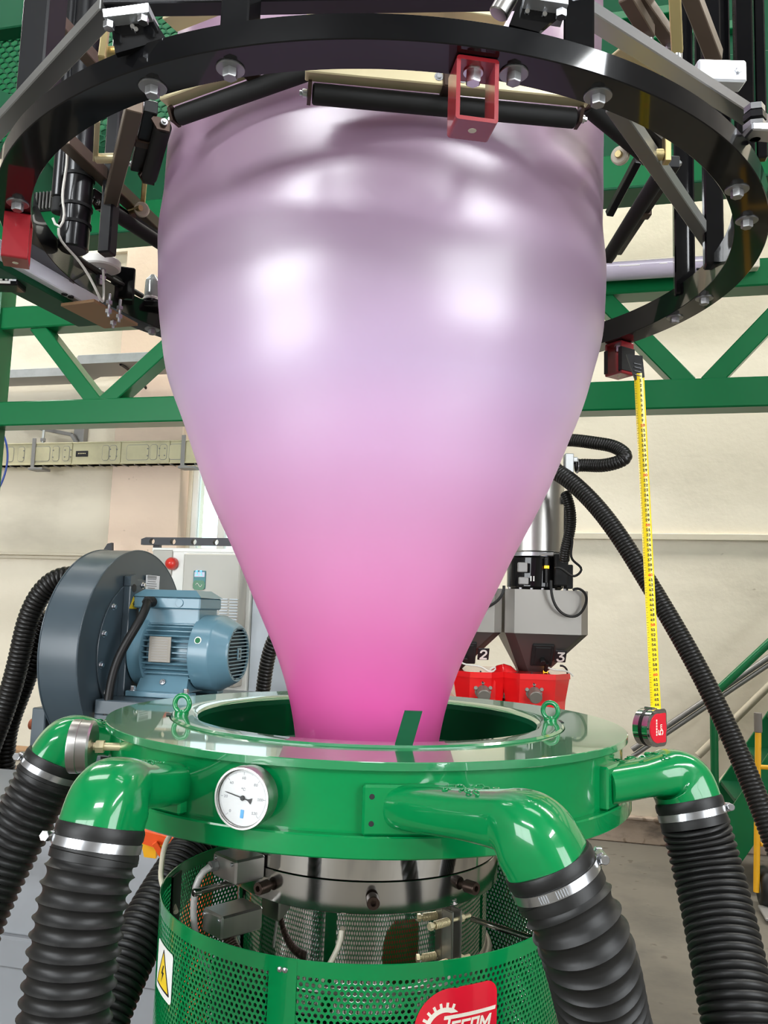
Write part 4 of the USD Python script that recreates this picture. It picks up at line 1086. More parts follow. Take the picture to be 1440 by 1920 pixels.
# red rectangular brackets hanging under the ring
def red_bracket(a, r, label, bolt=True, W=.050, Hh=.078, Lg=.040):
    A = math.radians(a); e = np.array([math.cos(A), math.sin(A), 0]); tt = np.array([-e[1], e[0], 0])
    t = thing('red_bracket', label, 'bracket', e*r + [0, 0, ZB])
    prof = sbox(-W/2, -Hh, W/2, 0).buffer(-.004).buffer(.004)
    prof = prof.difference(prof.buffer(-.0048, join_style=1))
    hole = Point(0, 0).buffer(.006, 16)
    me = plate(prof, Lg, e*(r - Lg/2) + [0, 0, ZB - .001], tt, (0, 0, 1))
    obj('loop', me, 'red_bracket', t, smooth=30)
    h_, w_ = hexbolt(e*r + [0, 0, ZB - .006], (0, 0, -1), .0095, .013, .012, .002)
    obj('bolt', [h_, w_], 'zinc', t)
    obj('hole', cyl(e*r + [0, 0, ZB - .001 - Hh - .0004], e*r + [0, 0, ZB - Hh + .004], .0052, 20), 'white_plastic' if False else 'ivory', t)
    return t, e, tt
red_bracket(-66.5, .640, 'red rectangular bracket loop hanging at the front of the black cage ring')
t, e_, t_ = red_bracket(46.4, .655, 'red rectangular bracket loop wrapped in black tape, holding the tape measure')
qr = atz(36, 408, ZB)
red_bracket(math.degrees(math.atan2(qr[1], qr[0])), math.hypot(qr[0], qr[1]), 'red rectangular bracket loop at the left edge under the cage ring')

# black tape round the lower half of the right bracket, and the tape measure hanging from it
br = e_*.655
tp_ = thing('insulating_tape', 'black insulating tape wound around the lower half of the right red bracket', 'tape', br + [0, 0, ZB - .06])
prof = sbox(-.0267, -.027, .0267, .027).buffer(.0).difference(sbox(-.0252, -.04, .0252, .04))
def wrapband(z0, z1, k):
    return [box(br + t_*s*.0262 + [0, 0, (z0+z1)/2], (.043 + .001*k, .0016, z1 - z0), .0004, rz=math.radians(46.4)) for s in (-1, 1)] + [box(br + e_*s*.0212 + t_*q_ + [0, 0, (z0+z1)/2], (.0014, .011, z1 - z0), .0004, rz=math.radians(46.4)) for s in (-1, 1) for q_ in (-.0215, .0215)]
obj('winding', [x for k in range(6) for x in wrapband(ZB - .072 + .009*k, ZB - .0622 + .009*k, k % 2)], 'black_rubber', tp_)
dB = dep(br) - .012
for i_, (p, q) in enumerate((((1178, 668), (1190, 706)), ((1186, 672), (1200, 704)))):
    pass
obj('wrap_fold', [poly3([atd(1173, 665, dB), atd(1203, 668, dB), atd(1207, 708, dB), atd(1190, 714, dB)], .006, -FW)], 'black_rubber', tp_)
obj('crease', [bar(atd(1189 + k*.4, 681 + 7*k, dB - .008), atd(1202 + k*.3, 684 + 7*k, dB - .008), .002, .0012, .0003) for k in range(4)], 'ink_grey', tp_)
tm = thing('tape_measure', 'yellow tape measure hanging from the right red bracket with its chrome case below', 'tape measure', atd(1226, 1362, dB))
a, b = atd(1198, 700, dB - .004), atd(1230, 1334, dB - .004)
d = unit(b - a); Lb = np.linalg.norm(b - a)
nx = unit(RT - (RT @ d)*d); ny = unit(np.cross(nx, d))
if ny @ FW > 0: ny = -ny
w_ = .0205; sag = .0028
u = np.linspace(-1, 1, 11); sv = np.linspace(0, Lb, 60)
def bl(off): return a + sv[:, None, None]*d + (u*w_/2)[None, :, None]*nx + ((1 - u**2)*sag + off)[None, :, None]*ny
V1, V2 = bl(0.0), bl(-.0005)
nS, nU = len(sv), len(u)
def gridf(o, flip):
    i, j = np.meshgrid(np.arange(nS-1), np.arange(nU-1), indexing='ij'); i, j = i.ravel(), j.ravel(); q = o + i*nU + j
    f_ = np.vstack([np.stack([q, q+1, q+nU+1], 1), np.stack([q, q+nU+1, q+nU], 1)])
    return f_[:, ::-1] if flip else f_
Nn = nS*nU
edge = []
for col in (0, nU-1):
    q = np.arange(nS-1)*nU + col
    edge += [np.stack([q, q+nU, q+nU+Nn], 1), np.stack([q, q+nU+Nn, q+Nn], 1)]
obj('blade', trimesh.Trimesh(np.vstack([V1.reshape(-1, 3), V2.reshape(-1, 3)]), np.vstack([gridf(0, False), gridf(Nn, True)] + edge), process=False), 'yellow_tape', tm, smooth=40)
marks, reds = [], []
def on(s, v, lift=.0004): return a + d*s + nx*v + ny*((1 - (v/(w_/2))**2)*sag + lift)
nmax = int(Lb / .01)
for k in range(1, nmax):
    s = .010*k
    marks.append(box(on(s, -.0078), (.0050, .0005, .0004), .0001, R=np.stack([nx, d, ny], 1)))
    marks.append(box(on(s + .005, -.0085), (.0034, .0004, .0004), .0001, R=np.stack([nx, d, ny], 1)))
    tx = text(str(k), .0052, on(s + .0045, .0016, .0003), nx, -d, .0004, bold=True)
    (reds if k % 10 == 0 else marks).append(tx)
obj('scale', marks, 'ink', tm)
if reds: obj('decimetre_numbers', reds, 'sticker_red', tm)
cc = atd(1222, 1363, dB - .004)
nl = unit(np.array([RT[0], RT[1], 0])*.66 - np.array([FW[0], FW[1], 0])*.75)      # the label looks right and forward
xl = unit(np.cross((0, 0, 1), nl)); yl = np.array([0, 0, 1.])
body = affinity.scale(union_all([Point(-.006, 0).buffer(.034, 32), sbox(-.006, -.034, .026, .034).buffer(-.010).buffer(.010)]), 1.12, 1.08, origin=(0, 0))
def capsule(t0, t1, grow): return plate(body.buffer(grow), t1 - t0, cc + nl*t0, xl, yl)
obj('case', [capsule(-.018, .018, -.004), capsule(-.016, -.004, 0), capsule(.004, .016, 0)], 'chrome', tm)
obj('case_band', [capsule(-.0035, .0035, .0004)], 'black_rubber', tm)
obj('label', plate(body.buffer(-.008), .0010, cc + nl*.018, xl, yl), 'sticker_red', tm)
obj('label_print', [text('5', .017, cc + nl*.0191 + xl*.001 - yl*.008, yl, -xl, .0004, bold=True), text('m', .008, cc + nl*.0191 + xl*.003 + yl*.003, yl, -xl, .0004, bold=True)] + [box(cc + nl*.0193 + xl*(-.014) + yl*(-.012 + .0055*k), (.004, .0042, .0005), .0001, R=np.stack([xl, yl, nl], 1)) for k in range(6)], 'cream_print', tm)
obj('mouth', box(cc + [0, 0, .035], (.026, .022, .010), .002, R=np.stack([xl, nl, yl], 1)), 'chrome', tm)
obj('belt_clip', wire([cc + xl*.03 + nl*.0 + yl*.026, cc + xl*.044 + yl*.022, cc + xl*.046 + yl*.0, cc + xl*.036 - yl*.008], .0022, 8, .004), 'zinc', tm)
obj('strap', wire([cc + xl*.036 - yl*.004, cc + xl*.046 - yl*.014, cc + xl*.040 - yl*.020], .003, 8, .004), 'white_cable', tm)
# ------------------------------------------------------------------ blower and motor at the left
bc = np.array([-1.453, 1.701, 1.399])
xf, xr = -1.453, -1.622
fan = thing('blower', 'large dark grey centrifugal blower with a round scroll casing and bolted cover', 'blower', (bc[0] - .12, bc[1], 0))
RC = .412
X = (1, 0, 0)
def xc(prof, n=96, c=bc): return lathe(prof, n, True, (0, c[1], c[2]), X)
obj('casing', xc([(.02, xr), (RC - .003, xr), (RC, xr + .003), (RC, xf - .003), (RC - .003, xf), (.02, xf)], 128), 'fan_grey', fan)
obj('rim_weld', [torus((x, bc[1], bc[2]), X, RC, .0035, 96, 8) for x in (xr + .002, xf - .002)], 'fan_grey', fan)
obj('cover_disc', xc([(.02, xf), (.290, xf), (.292, xf + .004), (.290, xf + .006), (.02, xf + .006)], 96), 'fan_grey', fan)
for k in range(14):
    a = 2*PI*k/14 + .18
    c = np.array([xf + .006, bc[1] + .268*math.cos(a), bc[2] + .268*math.sin(a)])
    h_, w_ = hexbolt(c, X, .010, .009, .014, .002); b = obj('cover_bolt', h_, 'zinc', fan); obj('washer', w_, 'zinc', b)
obj('outlet_duct', hull([(x, y, z) for x in (xr + .01, xf - .01) for (y, z) in ((bc[1] - .12, bc[2] - .2), (bc[1] - .16, .86), (bc[1] + .28, .86), (bc[1] + .30, bc[2] - .2))]), 'fan_grey', fan)
obj('back_plate', lathe([(.02, xr - .02), (.22, xr - .02), (.26, xr), (.02, xr)], 48, True, (0, bc[1], bc[2]), X), 'fan_grey', fan)
sty = .075
obj('stay_bracket', [box2((xf + .005, bc[1] - .135, .92), (xf + .035, bc[1] - .075, bc[2] + .19 + sty), .003)], 'fan_grey', fan, label='upright flanged stay in front of the cover')
ba = obj('stay_top', hull([(x, y, z) for x in (xf + .005, xf + .035) for y, z in ((bc[1] - .135, bc[2] + .185 + sty), (bc[1] - .075, bc[2] + .185 + sty), (bc[1] - .09, bc[2] + .235 + sty), (bc[1] - .135, bc[2] + .225 + sty))]), 'fan_grey', fan)
obj('hole', cyl((xf + .0345, bc[1] - .106, bc[2] + .178 + sty), (xf + .0362, bc[1] - .106, bc[2] + .178 + sty), .017, 24), 'ink', ba)
tq = plate(Polygon([(-.026, -.02), (.026, -.02), (0, .025)]).buffer(.002), .001, (xf + .0352, bc[1] - .106, bc[2] + .117 + sty), (0, 1, 0), (0, 0, 1))
w_ = obj('warning_triangle', tq, 'sticker_yellow', ba)
obj('flash', plate(Polygon([(.002, .010), (-.006, -.002), (0, -.002), (-.003, -.014), (.007, .001), (.001, .001), (.006, .010)]), .001, (xf + .0360, bc[1] - .106, bc[2] + .115 + sty), (0, 1, 0), (0, 0, 1)), 'ink', w_)
lq1, lq2 = atx(283, 1096, xf), atx(280, 1128, xf)
for (y, z, w_, h_, nl_) in ((lq1[1], lq1[2], .115, .078, 6), (lq2[1], lq2[2], .110, .082, 6)):
    s = obj('label_sticker', box((xf + .0075, y, z), (.002, w_, h_), .0004), 'paper', fan)
    pr = [box((xf + .0092, y - .01, z + h_*.40 - k*h_*.12), (.0008, w_*rng.uniform(.45, .8), .004 if k else .012), .0002) for k in range(nl_)]
    pr += [box((xf + .0092, y + .03, z - h_*.40), (.0008, .04, .010), .0002)]
    obj('print', pr, 'ink_grey', s)
    if z == lq2[2]: obj('picture', [box((xf + .0094, y + .005, z - .02), (.0008, .04, .03), .0002), box((xf + .0094, y - .02, z - .045), (.0008, .012, .03), .0002)], 'ink', s)
obj('base_frame', [box2((-1.44, bc[1] - .30, 1.17), (-.78, bc[1] + .30, 1.225), .004), box2((-1.44, bc[1] - .30, 1.12), (-.80, bc[1] - .27, 1.17), .003), box2((xr - .1, bc[1] - .32, .80), (-.78, bc[1] + .32, .86), .004)], 'fan_grey', fan)
for x in (xr - .05, -.85):
    for y in (bc[1] - .28, bc[1] + .28):
        obj('leg', box2((x - .03, y - .03, 0), (x + .03, y + .03, 1.18), .004), 'fan_grey', fan)
q = aty(401, 1306, bc[1] - .31); obj('yellow_cap', cyl((q[0], bc[1] - .31, 1.197), (q[0], bc[1] - .299, 1.197), .013, 16), 'sticker_yellow', fan)

mz = 1.402; mc = np.array([0, bc[1], mz])
mo = thing('electric_motor', 'blue grey electric motor with cooling fins and a slatted fan cover beside the blower', 'motor', (-1.22, bc[1], 1.225))
obj('end_bell', lathe([(.02, xf + .03), (.125, xf + .03), (.150, xf + .045), (.150, xf + .10), (.135, xf + .11), (.02, xf + .11)], 64, True, mc, X), 'motor_blue', mo)
x0, x1_ = xf + .10, -1.135
obj('stator', cyl((x0, bc[1], mz), (x1_, bc[1], mz), .118, 64), 'motor_blue', mo)
for k in range(40):
    a = 2*PI*k/40
    if abs(math.sin(a) - 1) < .18: continue
    e = np.array([0, math.cos(a), math.sin(a)]); f_ = np.array([0, -e[2], e[1]])
    obj('fin', box(mc + e*.129 + [(x0 + x1_)/2, 0, 0], (x1_ - x0 - .01, .030, .0055), .001, R=np.stack([np.array(X, float), e, f_], 1)), 'motor_blue', mo)
obj('fan_cover', lathe([(.10, -1.145), (.150, -1.145), (.152, -1.142), (.152, -1.065), (.146, -1.055), (.118, -1.000), (.110, -.992), (.100, -.992), (.100, -1.0), (.112, -1.004), (.142, -1.06), (.146, -1.07), (.146, -1.14), (.10, -1.14)], 72, True, mc, X), 'motor_blue', mo)
obj('grille_back', cyl((-1.02, bc[1], mz), (-1.012, bc[1], mz), .108, 48), 'motor_dark', mo)
for k in range(-7, 8):
    z = k*.0142; half = math.sqrt(max(.1065**2 - z*z, 0))
    if half > .015: obj('grille_slat', box((-.998, bc[1], mz + z), (.012, 2*half, .0052), .001), 'motor_blue', mo)
obj('grille_plate', [box((-.990, bc[1], mz), (.004, .036, .046), .001)], 'motor_blue', mo)
obj('grille_mark', [box((-.9875, bc[1], mz + s), (.002, .010, .012), .0004) for s in (-.009, .009)], 'ink', mo)
tb = obj('terminal_box', [box2((-1.405, bc[1] - .085, mz + .105), (-1.135, bc[1] + .085, mz + .175), .004), box2((-1.425, bc[1] - .10, mz + .172), (-1.125, bc[1] + .10, mz + .218), .005)], 'motor_blue', mo)
obj('lid', hull([(x, y, z) for (x, y, z) in [(-1.428, bc[1] - .103, mz + .219), (-1.12, bc[1] - .103, mz + .219), (-1.428, bc[1] + .103, mz + .219), (-1.12, bc[1] + .103, mz + .219), (-1.39, bc[1] - .07, mz + .248), (-1.16, bc[1] - .07, mz + .248), (-1.39, bc[1] + .07, mz + .248), (-1.16, bc[1] + .07, mz + .248)]]), 'motor_blue', tb)
obj('blank_plug', cyl((-1.215, bc[1] - .104, mz + .196), (-1.215, bc[1] - .099, mz + .196), .017, 28), 'motor_blue', tb)
obj('cable_gland', [cyl((-1.335, bc[1] - .13, mz + .197), (-1.335, bc[1] - .098, mz + .197), .021, 24), cyl((-1.335, bc[1] - .145, mz + .196), (-1.335, bc[1] - .128, mz + .197), .024, 6)], 'black_matte', tb)
obj('foot', box2((-1.40, bc[1] - .155, 1.226), (-1.12, bc[1] - .10, 1.248), .003), 'motor_blue', mo)
obj('foot', box2((-1.40, bc[1] + .10, 1.226), (-1.12, bc[1] + .155, 1.248), .003), 'motor_blue', mo)
obj('foot_web', hull([(x, bc[1] + s*y, z) for s in (-1, 1) for x, y, z in ((-1.37, .13, 1.247), (-1.15, .13, 1.247), (-1.36, .09, 1.33), (-1.16, .09, 1.33))]), 'motor_blue', mo)
for x in (-1.375, -1.145):
    h_, w_ = hexbolt((x, bc[1] - .14, 1.248), (0, 0, 1), .011, .016, .016, .003); obj('foot_bolt', [h_, w_], 'zinc', mo)
h_, w_ = hexbolt((-1.26, bc[1] - .117, 1.285), (0, -1, .4), .008, .008, .012, .002); obj('earth_screw', [h_, w_], 'zinc', mo)
npx = obj('nameplate', box((-1.262, bc[1] - .151, mz + .012), (.095, .004, .100), .001), 'nameplate', mo)
obj('nameplate_print', [box((-1.262, bc[1] - .1535, mz + .048 - .010*k), (.07, .0008, .0022), .0002) for k in range(9)], 'galv_dark', npx)
obj('round_sticker', [cyl((-1.105, bc[1] - .1495*math.cos(.35), mz + .1525*math.sin(.35)), (-1.105, bc[1] - .1535*math.cos(.35), mz + .1545*math.sin(.35)), .015, 24)], 'cabinet_white', mo)
obj('sticker_dot', [cyl((-1.105, bc[1] - .153*math.cos(.35), mz + .154*math.sin(.35)), (-1.105, bc[1] - .1545*math.cos(.35), mz + .155*math.sin(.35)), .011, 24)], 'green_steel', mo)
cab = [np.array([-1.335, bc[1] - .14, mz + .196]), aty(255, 1175, bc[1] - .22), aty(222, 1235, bc[1] - .26), aty(205, 1300, bc[1] - .28), aty(198, 1380, bc[1] - .28), aty(195, 1560, bc[1] - .25)]
obj('motor_cable', wire(cab, .017, 16, .02), 'black_rubber', None, 'thick black power cable curving from the motor terminal box down past the blower', 'cable')
# hoses behind the blower
for i, (pp, dd, rr_, lab) in enumerate((
        ([(150, 1085), (105, 1088), (62, 1140), (38, 1225), (15, 1310), (-25, 1420), (-60, 1600)], 3.5, .045, 'black ribbed suction hose arching out behind the blower, the upper left one'),
        ([(95, 1150), (80, 1190), (60, 1245), (35, 1310), (15, 1370), (10, 1460), (8, 1560), (5, 1700)], 3.6, .042, 'black ribbed suction hose hanging at the far left edge'))):
    h = thing('suction_hose', lab, 'hose', atd(*pp[-1], dd))
    obj('tube', corrugated([atd(*p, dd) for p in pp], rr_, .007, .018, 'bump', 32, 8), 'black_hose', h, smooth=60)
h = thing('suction_hose', 'short ribbed hose between the motor and the film before the pale cabinet', 'hose', atd(500, 1290, 4.05))
obj('tube', corrugated([atd(590, 1075, 4.35), atd(545, 1115, 4.15), atd(520, 1185, 4.05), atd(508, 1215, 4.05), atd(497, 1265, 4.05), atd(490, 1330, 4.05), atd(488, 1500, 4.05), atd(488, 1500, 4.05)*[1, 1, 0] + [0, 0, .04]], .036, .006, .017, 'bump', 32, 8), 'black_hose', h, smooth=60)
t = thing('pipe_rail', 'rust coloured horizontal pipe between the hoses and the blower', 'pipe', aty(90, 1362, 2.6))
obj('pipe', cyl(aty(58, 1357, 2.6), aty(125, 1370, 2.6), .03, 20), 'rust_pipe', t)
obj('upright', cyl(aty(74, 1362, 2.6), aty(74, 1362, 2.6) * [1, 1, 0], .02, 16), 'rust_pipe', t)

# ------------------------------------------------------------------ electrical cabinet behind the motor
cy = 2.85
ca, cb = aty(282, 1100, cy), aty(560, 1100, cy)
cz1 = float(aty(300, 1027, cy)[2])
cu = float(aty(470, 1100, cy)[0])
cbt = thing('control_cabinet', 'tall off-white control cabinet behind the blower with a black rail on top', 'cabinet', ((ca[0] + cb[0])/2, cy + .3, 0))
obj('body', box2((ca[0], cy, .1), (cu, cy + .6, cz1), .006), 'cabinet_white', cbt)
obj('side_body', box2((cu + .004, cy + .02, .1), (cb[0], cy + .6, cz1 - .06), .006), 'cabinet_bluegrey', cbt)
obj('plinth', box2((ca[0] + .01, cy + .02, 0), (cb[0] - .01, cy + .58, .1), .004), 'charcoal', cbt)
obj('top_trim', box2((ca[0], cy - .006, cz1 - .022), (cu, cy, cz1), .002), 'cabinet_white', cbt)
pr0 = aty(290, 1040, cy); obj('vent_cover', box2((ca[0] + .01, cy - .012, cz1 - .16), (ca[0] + .13, cy, cz1 - .012), .003), 'cabinet_grey', cbt)
ra, rb = aty(270, 1008, cy), aty(270, 1022, cy)
rail_poly = Polygon([(0, .0), (.03, 0), (cb[0] - ra[0], 0), (cb[0] - ra[0], ra[2] - rb[2]), (.03, ra[2] - rb[2]), (0, (ra[2] - rb[2])*.75)])
for px in (290, 329, 368, 409):
    rail_poly = rail_poly.difference(Point(float(aty(px, 1014, cy)[0]) - ra[0], (ra[2] - rb[2])/2 - .002).buffer(.017, 16))
obj('lifting_rail', plate(rail_poly, .03, (ra[0], cy, rb[2]), X, (0, 0, 1)), 'charcoal', cbt)
obj('rail_foot', [box2((ca[0] + .0, cy + .0, cz1), (ca[0] + .04, cy + .03, rb[2] + .004), .002), box2((cu - .1, cy + .0, cz1), (cu - .06, cy + .03, rb[2] + .004), .002)], 'charcoal', cbt)
bq = aty(324, 1057, cy)
obj('beacon_lamp', lathe([(1e-5, .05), (.018, .047), (.030, .036), (.036, .020), (.036, 0), (1e-5, 0)], 32, True, (bq[0], cy, bq[2]), (0, -1, 0)), 'red_lens', cbt)
ua, ub = aty(362, 1040, cy), aty(458, 1200, cy)
un = obj('cooling_unit', [box2((ua[0], cy - .11, ub[2] - .25), (ub[0], cy, ua[2]), .006)], 'cabinet_grey', cbt, label='grey cooling unit on the cabinet door')
obj('edge_trim', box2((ua[0] - .012, cy - .09, ub[2] - .25), (ua[0], cy, ua[2] + .005), .003), 'cabinet_white', un)
dq0, dq1 = aty(364, 1070, cy - .11), aty(385, 1104, cy - .11)
dp = obj('display_panel', box2((dq0[0], cy - .116, dq1[2]), (dq1[0], cy - .110, dq0[2]), .002), 'teal', un)
for lo, hi, dz in ((0, .3, 0),):
    pass
for k0 in range(3):
    l0 = float(aty(398, 1130, cy - .11)[0]) + k0*.057 - .012
    for k in range(11):
        obj('louvre_slat', box((l0 + .024, cy - .113, float(aty(405, 1123, cy - .11)[2]) - .0155*k), (.047, .008, .0065), .001, R=None), 'cabinet_bluegrey', cbt)
dsp = obj('display', box2((dq0[0] + .006, cy - .118, (dq0[2] + dq1[2])/2 + .014), (dq1[0] - .004, cy - .115, dq0[2] - .006), .001), 'display_blue', cbt)
obj('digits', text('11', .028, ((dq0[0] + dq1[0])/2 - .002, cy - .1185, (dq0[2] + dq1[2])/2 + .037), X, (0, 0, 1), .0008, bold=True), 'digit_blue', dsp)
obj('keypad', plate(Point(0, 0).buffer(.036, 24).intersection(sbox(-.036, -.026, .036, .026)), .002, ((dq0[0] + dq1[0])/2, cy - .116, (dq0[2] + dq1[2])/2 - .03), X, (0, 0, 1)), 'green_steel', cbt)
obj('keypad_mark', wire([((dq0[0] + dq1[0])/2 + dx, cy - .119, (dq0[2] + dq1[2])/2 - .03 + dz) for dx, dz in ((-.018, 0), (-.008, .010), (.0, 0), (.008, -.008), (.018, .003))], .0016, 6, .003), 'white_plastic', cbt)
t = thing('wall_clip', 'small dark clip beside the pink pilaster above the blower', 'clip', aty(203, 1030, 4.6))
obj('clip', poly3([aty(196, 1034, 4.6), aty(205, 1020, 4.6), aty(213, 1018, 4.6), aty(213, 1040, 4.6)], .03, (0, -1, 0)), 'charcoal', t)

# ------------------------------------------------------------------ gravimetric blender at the right
D0 = 3.4
def bl_(px, py, dd=0.0): return atd(px, py, D0 + dd)
F2 = unit(np.array([FW[0], FW[1], 0])); R2 = unit(np.array([RT[0], RT[1], 0]))
bo_ = atd(1030, 1150, D0)
def loc(u, v, z): return np.array([bo_[0], bo_[1], 0]) + R2*u + F2*v + np.array([0, 0, z])
blend = thing('batch_blender', 'batch blender with two grey numbered hoppers over a red base', 'blender', loc(0, .3, 0))
def uu(px, dd=0.0): return float((atd(px, 1150, D0 + dd) - bo_) @ R2)
def zz_of(py, px=1030, dd=0.0): return float(atd(px, py, D0 + dd)[2])
zt_, zm_, zl_ = zz_of(1106), zz_of(1189), zz_of(1262)
def hopper(u0, u1, num, px_door, lab):
    ch = .034
    W_ = u1 - u0
    outline = lambda s0, s1, dep_: [(s0 + ch, 0), (s1 - ch, 0), (s1, ch), (s1, dep_ - ch), (s1 - ch, dep_), (s0 + ch, dep_), (s0, dep_ - ch), (s0, ch)]
    up = [loc(u, v, z) for u, v in outline(u0, u1, .34) for z in (zm_, zt_)]
    h = obj('hopper', hull(up), 'hopper', blend, label=lab)
    c0 = u0 + W_*.22; c1 = u1 - W_*.42
    lo = [loc(u, v + .10, zl_) for u, v in outline(c0, c1 if c1 > c0 + .08 else c0 + .08, .12)]
    obj('cone', hull([loc(u, v, zm_ - .0005) for u, v in outline(u0 + .002, u1 - .002, .338)] + lo), 'hopper_dark', h)
    f0, f1 = zm_, zl_
    nn = unit(np.cross(R2, (loc(0, .10, zl_) - loc(0, 0, zm_))))
    if nn @ F2 > 0: nn = -nn
    sl = unit(loc(0, 0, zm_) - loc(0, .10, zl_))
    um = uu(px_door)
    cdoor = loc(um, .055, (f0 + f1)/2 - .006) + nn*.004
    Rm = np.stack([R2, sl, -nn if np.cross(R2, sl) @ nn < 0 else nn], 1)
    Rm = np.stack([R2, sl, np.cross(R2, sl)], 1)
    d_ = obj('slide_door', [box(cdoor, (.088, .105, .012), .003, R=Rm), box(cdoor + sl*.0, (.066, .085, .018), .003, R=Rm)], 'black_matte', h)
    obj('door_knob', [cyl(cdoor + nn*.006 - sl*.015, cdoor + nn*.035 - sl*.015, .011, 20)], 'black_rubber', d_)
    tx = text(num, .044, cdoor + R2*.074 + nn*.010, R2 + .0*sl, sl, .0012, bold=True)
    obj('number_backing', box(cdoor + R2*.074 + nn*.006, (.046, .058, .004), .002, R=Rm), 'ink', h)
    obj('number', tx, 'white_plastic', h, label='white number %s' % num)
    return h, cdoor, nn, sl
h3, cd3, nn, sl = hopper(uu(949), uu(1106), '3', 1022, 'right grey hopper marked 3')
h2, cd2, _, _ = hopper(uu(949) - .365, uu(943), '2', 876, 'left grey hopper marked 2, half hidden by the film')
for s in (cd3,):
    q = s - sl*.045 + R2*.018 + nn*.02
    obj('proximity_sensor', [cyl(q - sl*.02, q + sl*.02, .008, 16)], 'black_rubber', h3); obj('sensor_light', cyl(q - sl*.034, q - sl*.019, .0095, 16), 'amber', h3)
# round loader above hopper 3
cu_ = (uu(966) + uu(1056))/2; rr_ = (uu(1060) - uu(962))/2 + .012
cC = loc(cu_ + .01, .16, 0)
zb0_, zb1_, zc1_ = zt_, zz_of(1038), zz_of(868)
obj('loader_collar', cyl(cC + [0, 0, zb0_], cC + [0, 0, zb1_], rr_, 48), 'black_gloss', blend)
obj('loader_cylinder', cyl(cC + [0, 0, zb1_ + .002], cC + [0, 0, zc1_], rr_ + .003, 64), 'stainless', blend)
obj('loader_lid', lathe([(1e-5, zc1_ + .07), (rr_*.7, zc1_ + .06), (rr_ + .008, zc1_ + .01), (rr_ + .008, zc1_), (1e-5, zc1_)], 48, True, (cC[0], cC[1], 0)), 'charcoal', blend)
cl = obj('clamp_band', lathe([(rr_ + .003, zb1_ - .006), (rr_ + .008, zb1_ - .006), (rr_ + .008, zb1_ + .010), (rr_ + .003, zb1_ + .010)], 64, True, (cC[0], cC[1], 0)), 'zinc', blend)
q = bl_(1035, 1034, -.0); q = cC + unit(q - cC - [0, 0, (q - cC)[2]])*(rr_ + .010) + [0, 0, zb1_ + .002]
obj('latch', box(q, (.06, .016, .014), .002, rz=YAW - .1), 'zinc', cl)
col = cC - F2*(rr_ + .012) + [0, 0, zb0_]
obj('valve_box', [box(col - R2*.075 + [0, 0, .09], (.04, .02, .04), .003, rz=YAW), box(col - R2*.07 + [0, 0, .035], (.04, .02, .03), .003, rz=YAW)], 'galv_dark' , blend)
obj('light_marks', [box(col + R2*(-.040 + .012*k) + [0, 0, .045] - F2*.001, (.005, .004, .022), .001, rz=YAW) for k in range(2)], 'white_plastic', blend)
obj('side_valve', [box(col + R2*.085 + F2*.02 + [0, 0, .085], (.05, .045, .13), .004, rz=YAW), box(col + R2*.128 + F2*.06 + [0, 0, .06], (.03, .04, .10), .004, rz=YAW)], 'black_matte', blend)
sv = obj('level_sensor', [cyl(col + R2*.024 + [0, 0, .10], col + R2*.024 + [0, 0, .135], .010, 16), cyl(col + R2*.024 + [0, 0, .03], col + R2*.024 + [0, 0, .088], .007, 16)], 'black_rubber', blend)
obj('sensor_light', cyl(col + R2*.024 - F2*.004 + [0, 0, .088], col + R2*.024 - F2*.004 + [0, 0, .100], .0105, 16), 'amber', sv)
for k in range(7):
    obj('hopper_screw', cyl(loc(uu(955) + .045*k, .006, zt_), loc(uu(955) + .045*k, .006, zt_ + .007), .006, 10), 'zinc', blend)
obj('side_column', [bar(cC + R2*(rr_ + .014) + [0, 0, zt_], cC + R2*(rr_ + .014) + [0, 0, zz_of(925)], .02, .03, .003), box(cC + R2*(rr_ - .006) - F2*.06 + [0, 0, zz_of(928)], (.03, .03, .03), .003, rz=YAW)], 'black_matte', blend)
# red base: two moulded lobes
zr1, zr0 = zz_of(1262), zz_of(1262) - .52
def lobe(u0, u1, nm):
    P = []
    for z, g in ((zr1, .012), (zr1 - .03, .004), (zr1 - .10, -.012), (zr0, -.03)):
        for u, v in ((u0, -.03), (u1, -.03), (u0, .34), (u1, .34)):
            P.append((u, v, z, g))
    def o(g, z):
        return [loc(u, v, z) for u, v in ((u0 - g*(u0 < -.12) + .0, .02), (u0 + .05, -.035 - g), (u1 - .06, -.035 - g), (u1 + g, .03), (u1 + g, .33), (u0, .33))]
    ms = []
    for (za, ga), (zb_, gb) in (((zr1, .014), (zr1 - .022, .016)), ((zr1 - .022, .012), (zr1 - .11, -.004)), ((zr1 - .11, -.004), (zr0, -.03))):
        ms.append(hull(o(ga, za) + o(gb, zb_)))
    return obj(nm, ms, 'red_gloss', blend, label='glossy red moulded base lobe')
L2 = lobe(uu(858), uu(949) - .001, 'base_lobe'); L3 = lobe(uu(949) + .001, uu(1066), 'base_lobe')
obj('base_hump', lathe([(1e-5, .03), (.03, .022), (.055, 0), (1e-5, 0)], 32, True, loc(uu(950), .06, zr1)), 'red_gloss', blend)
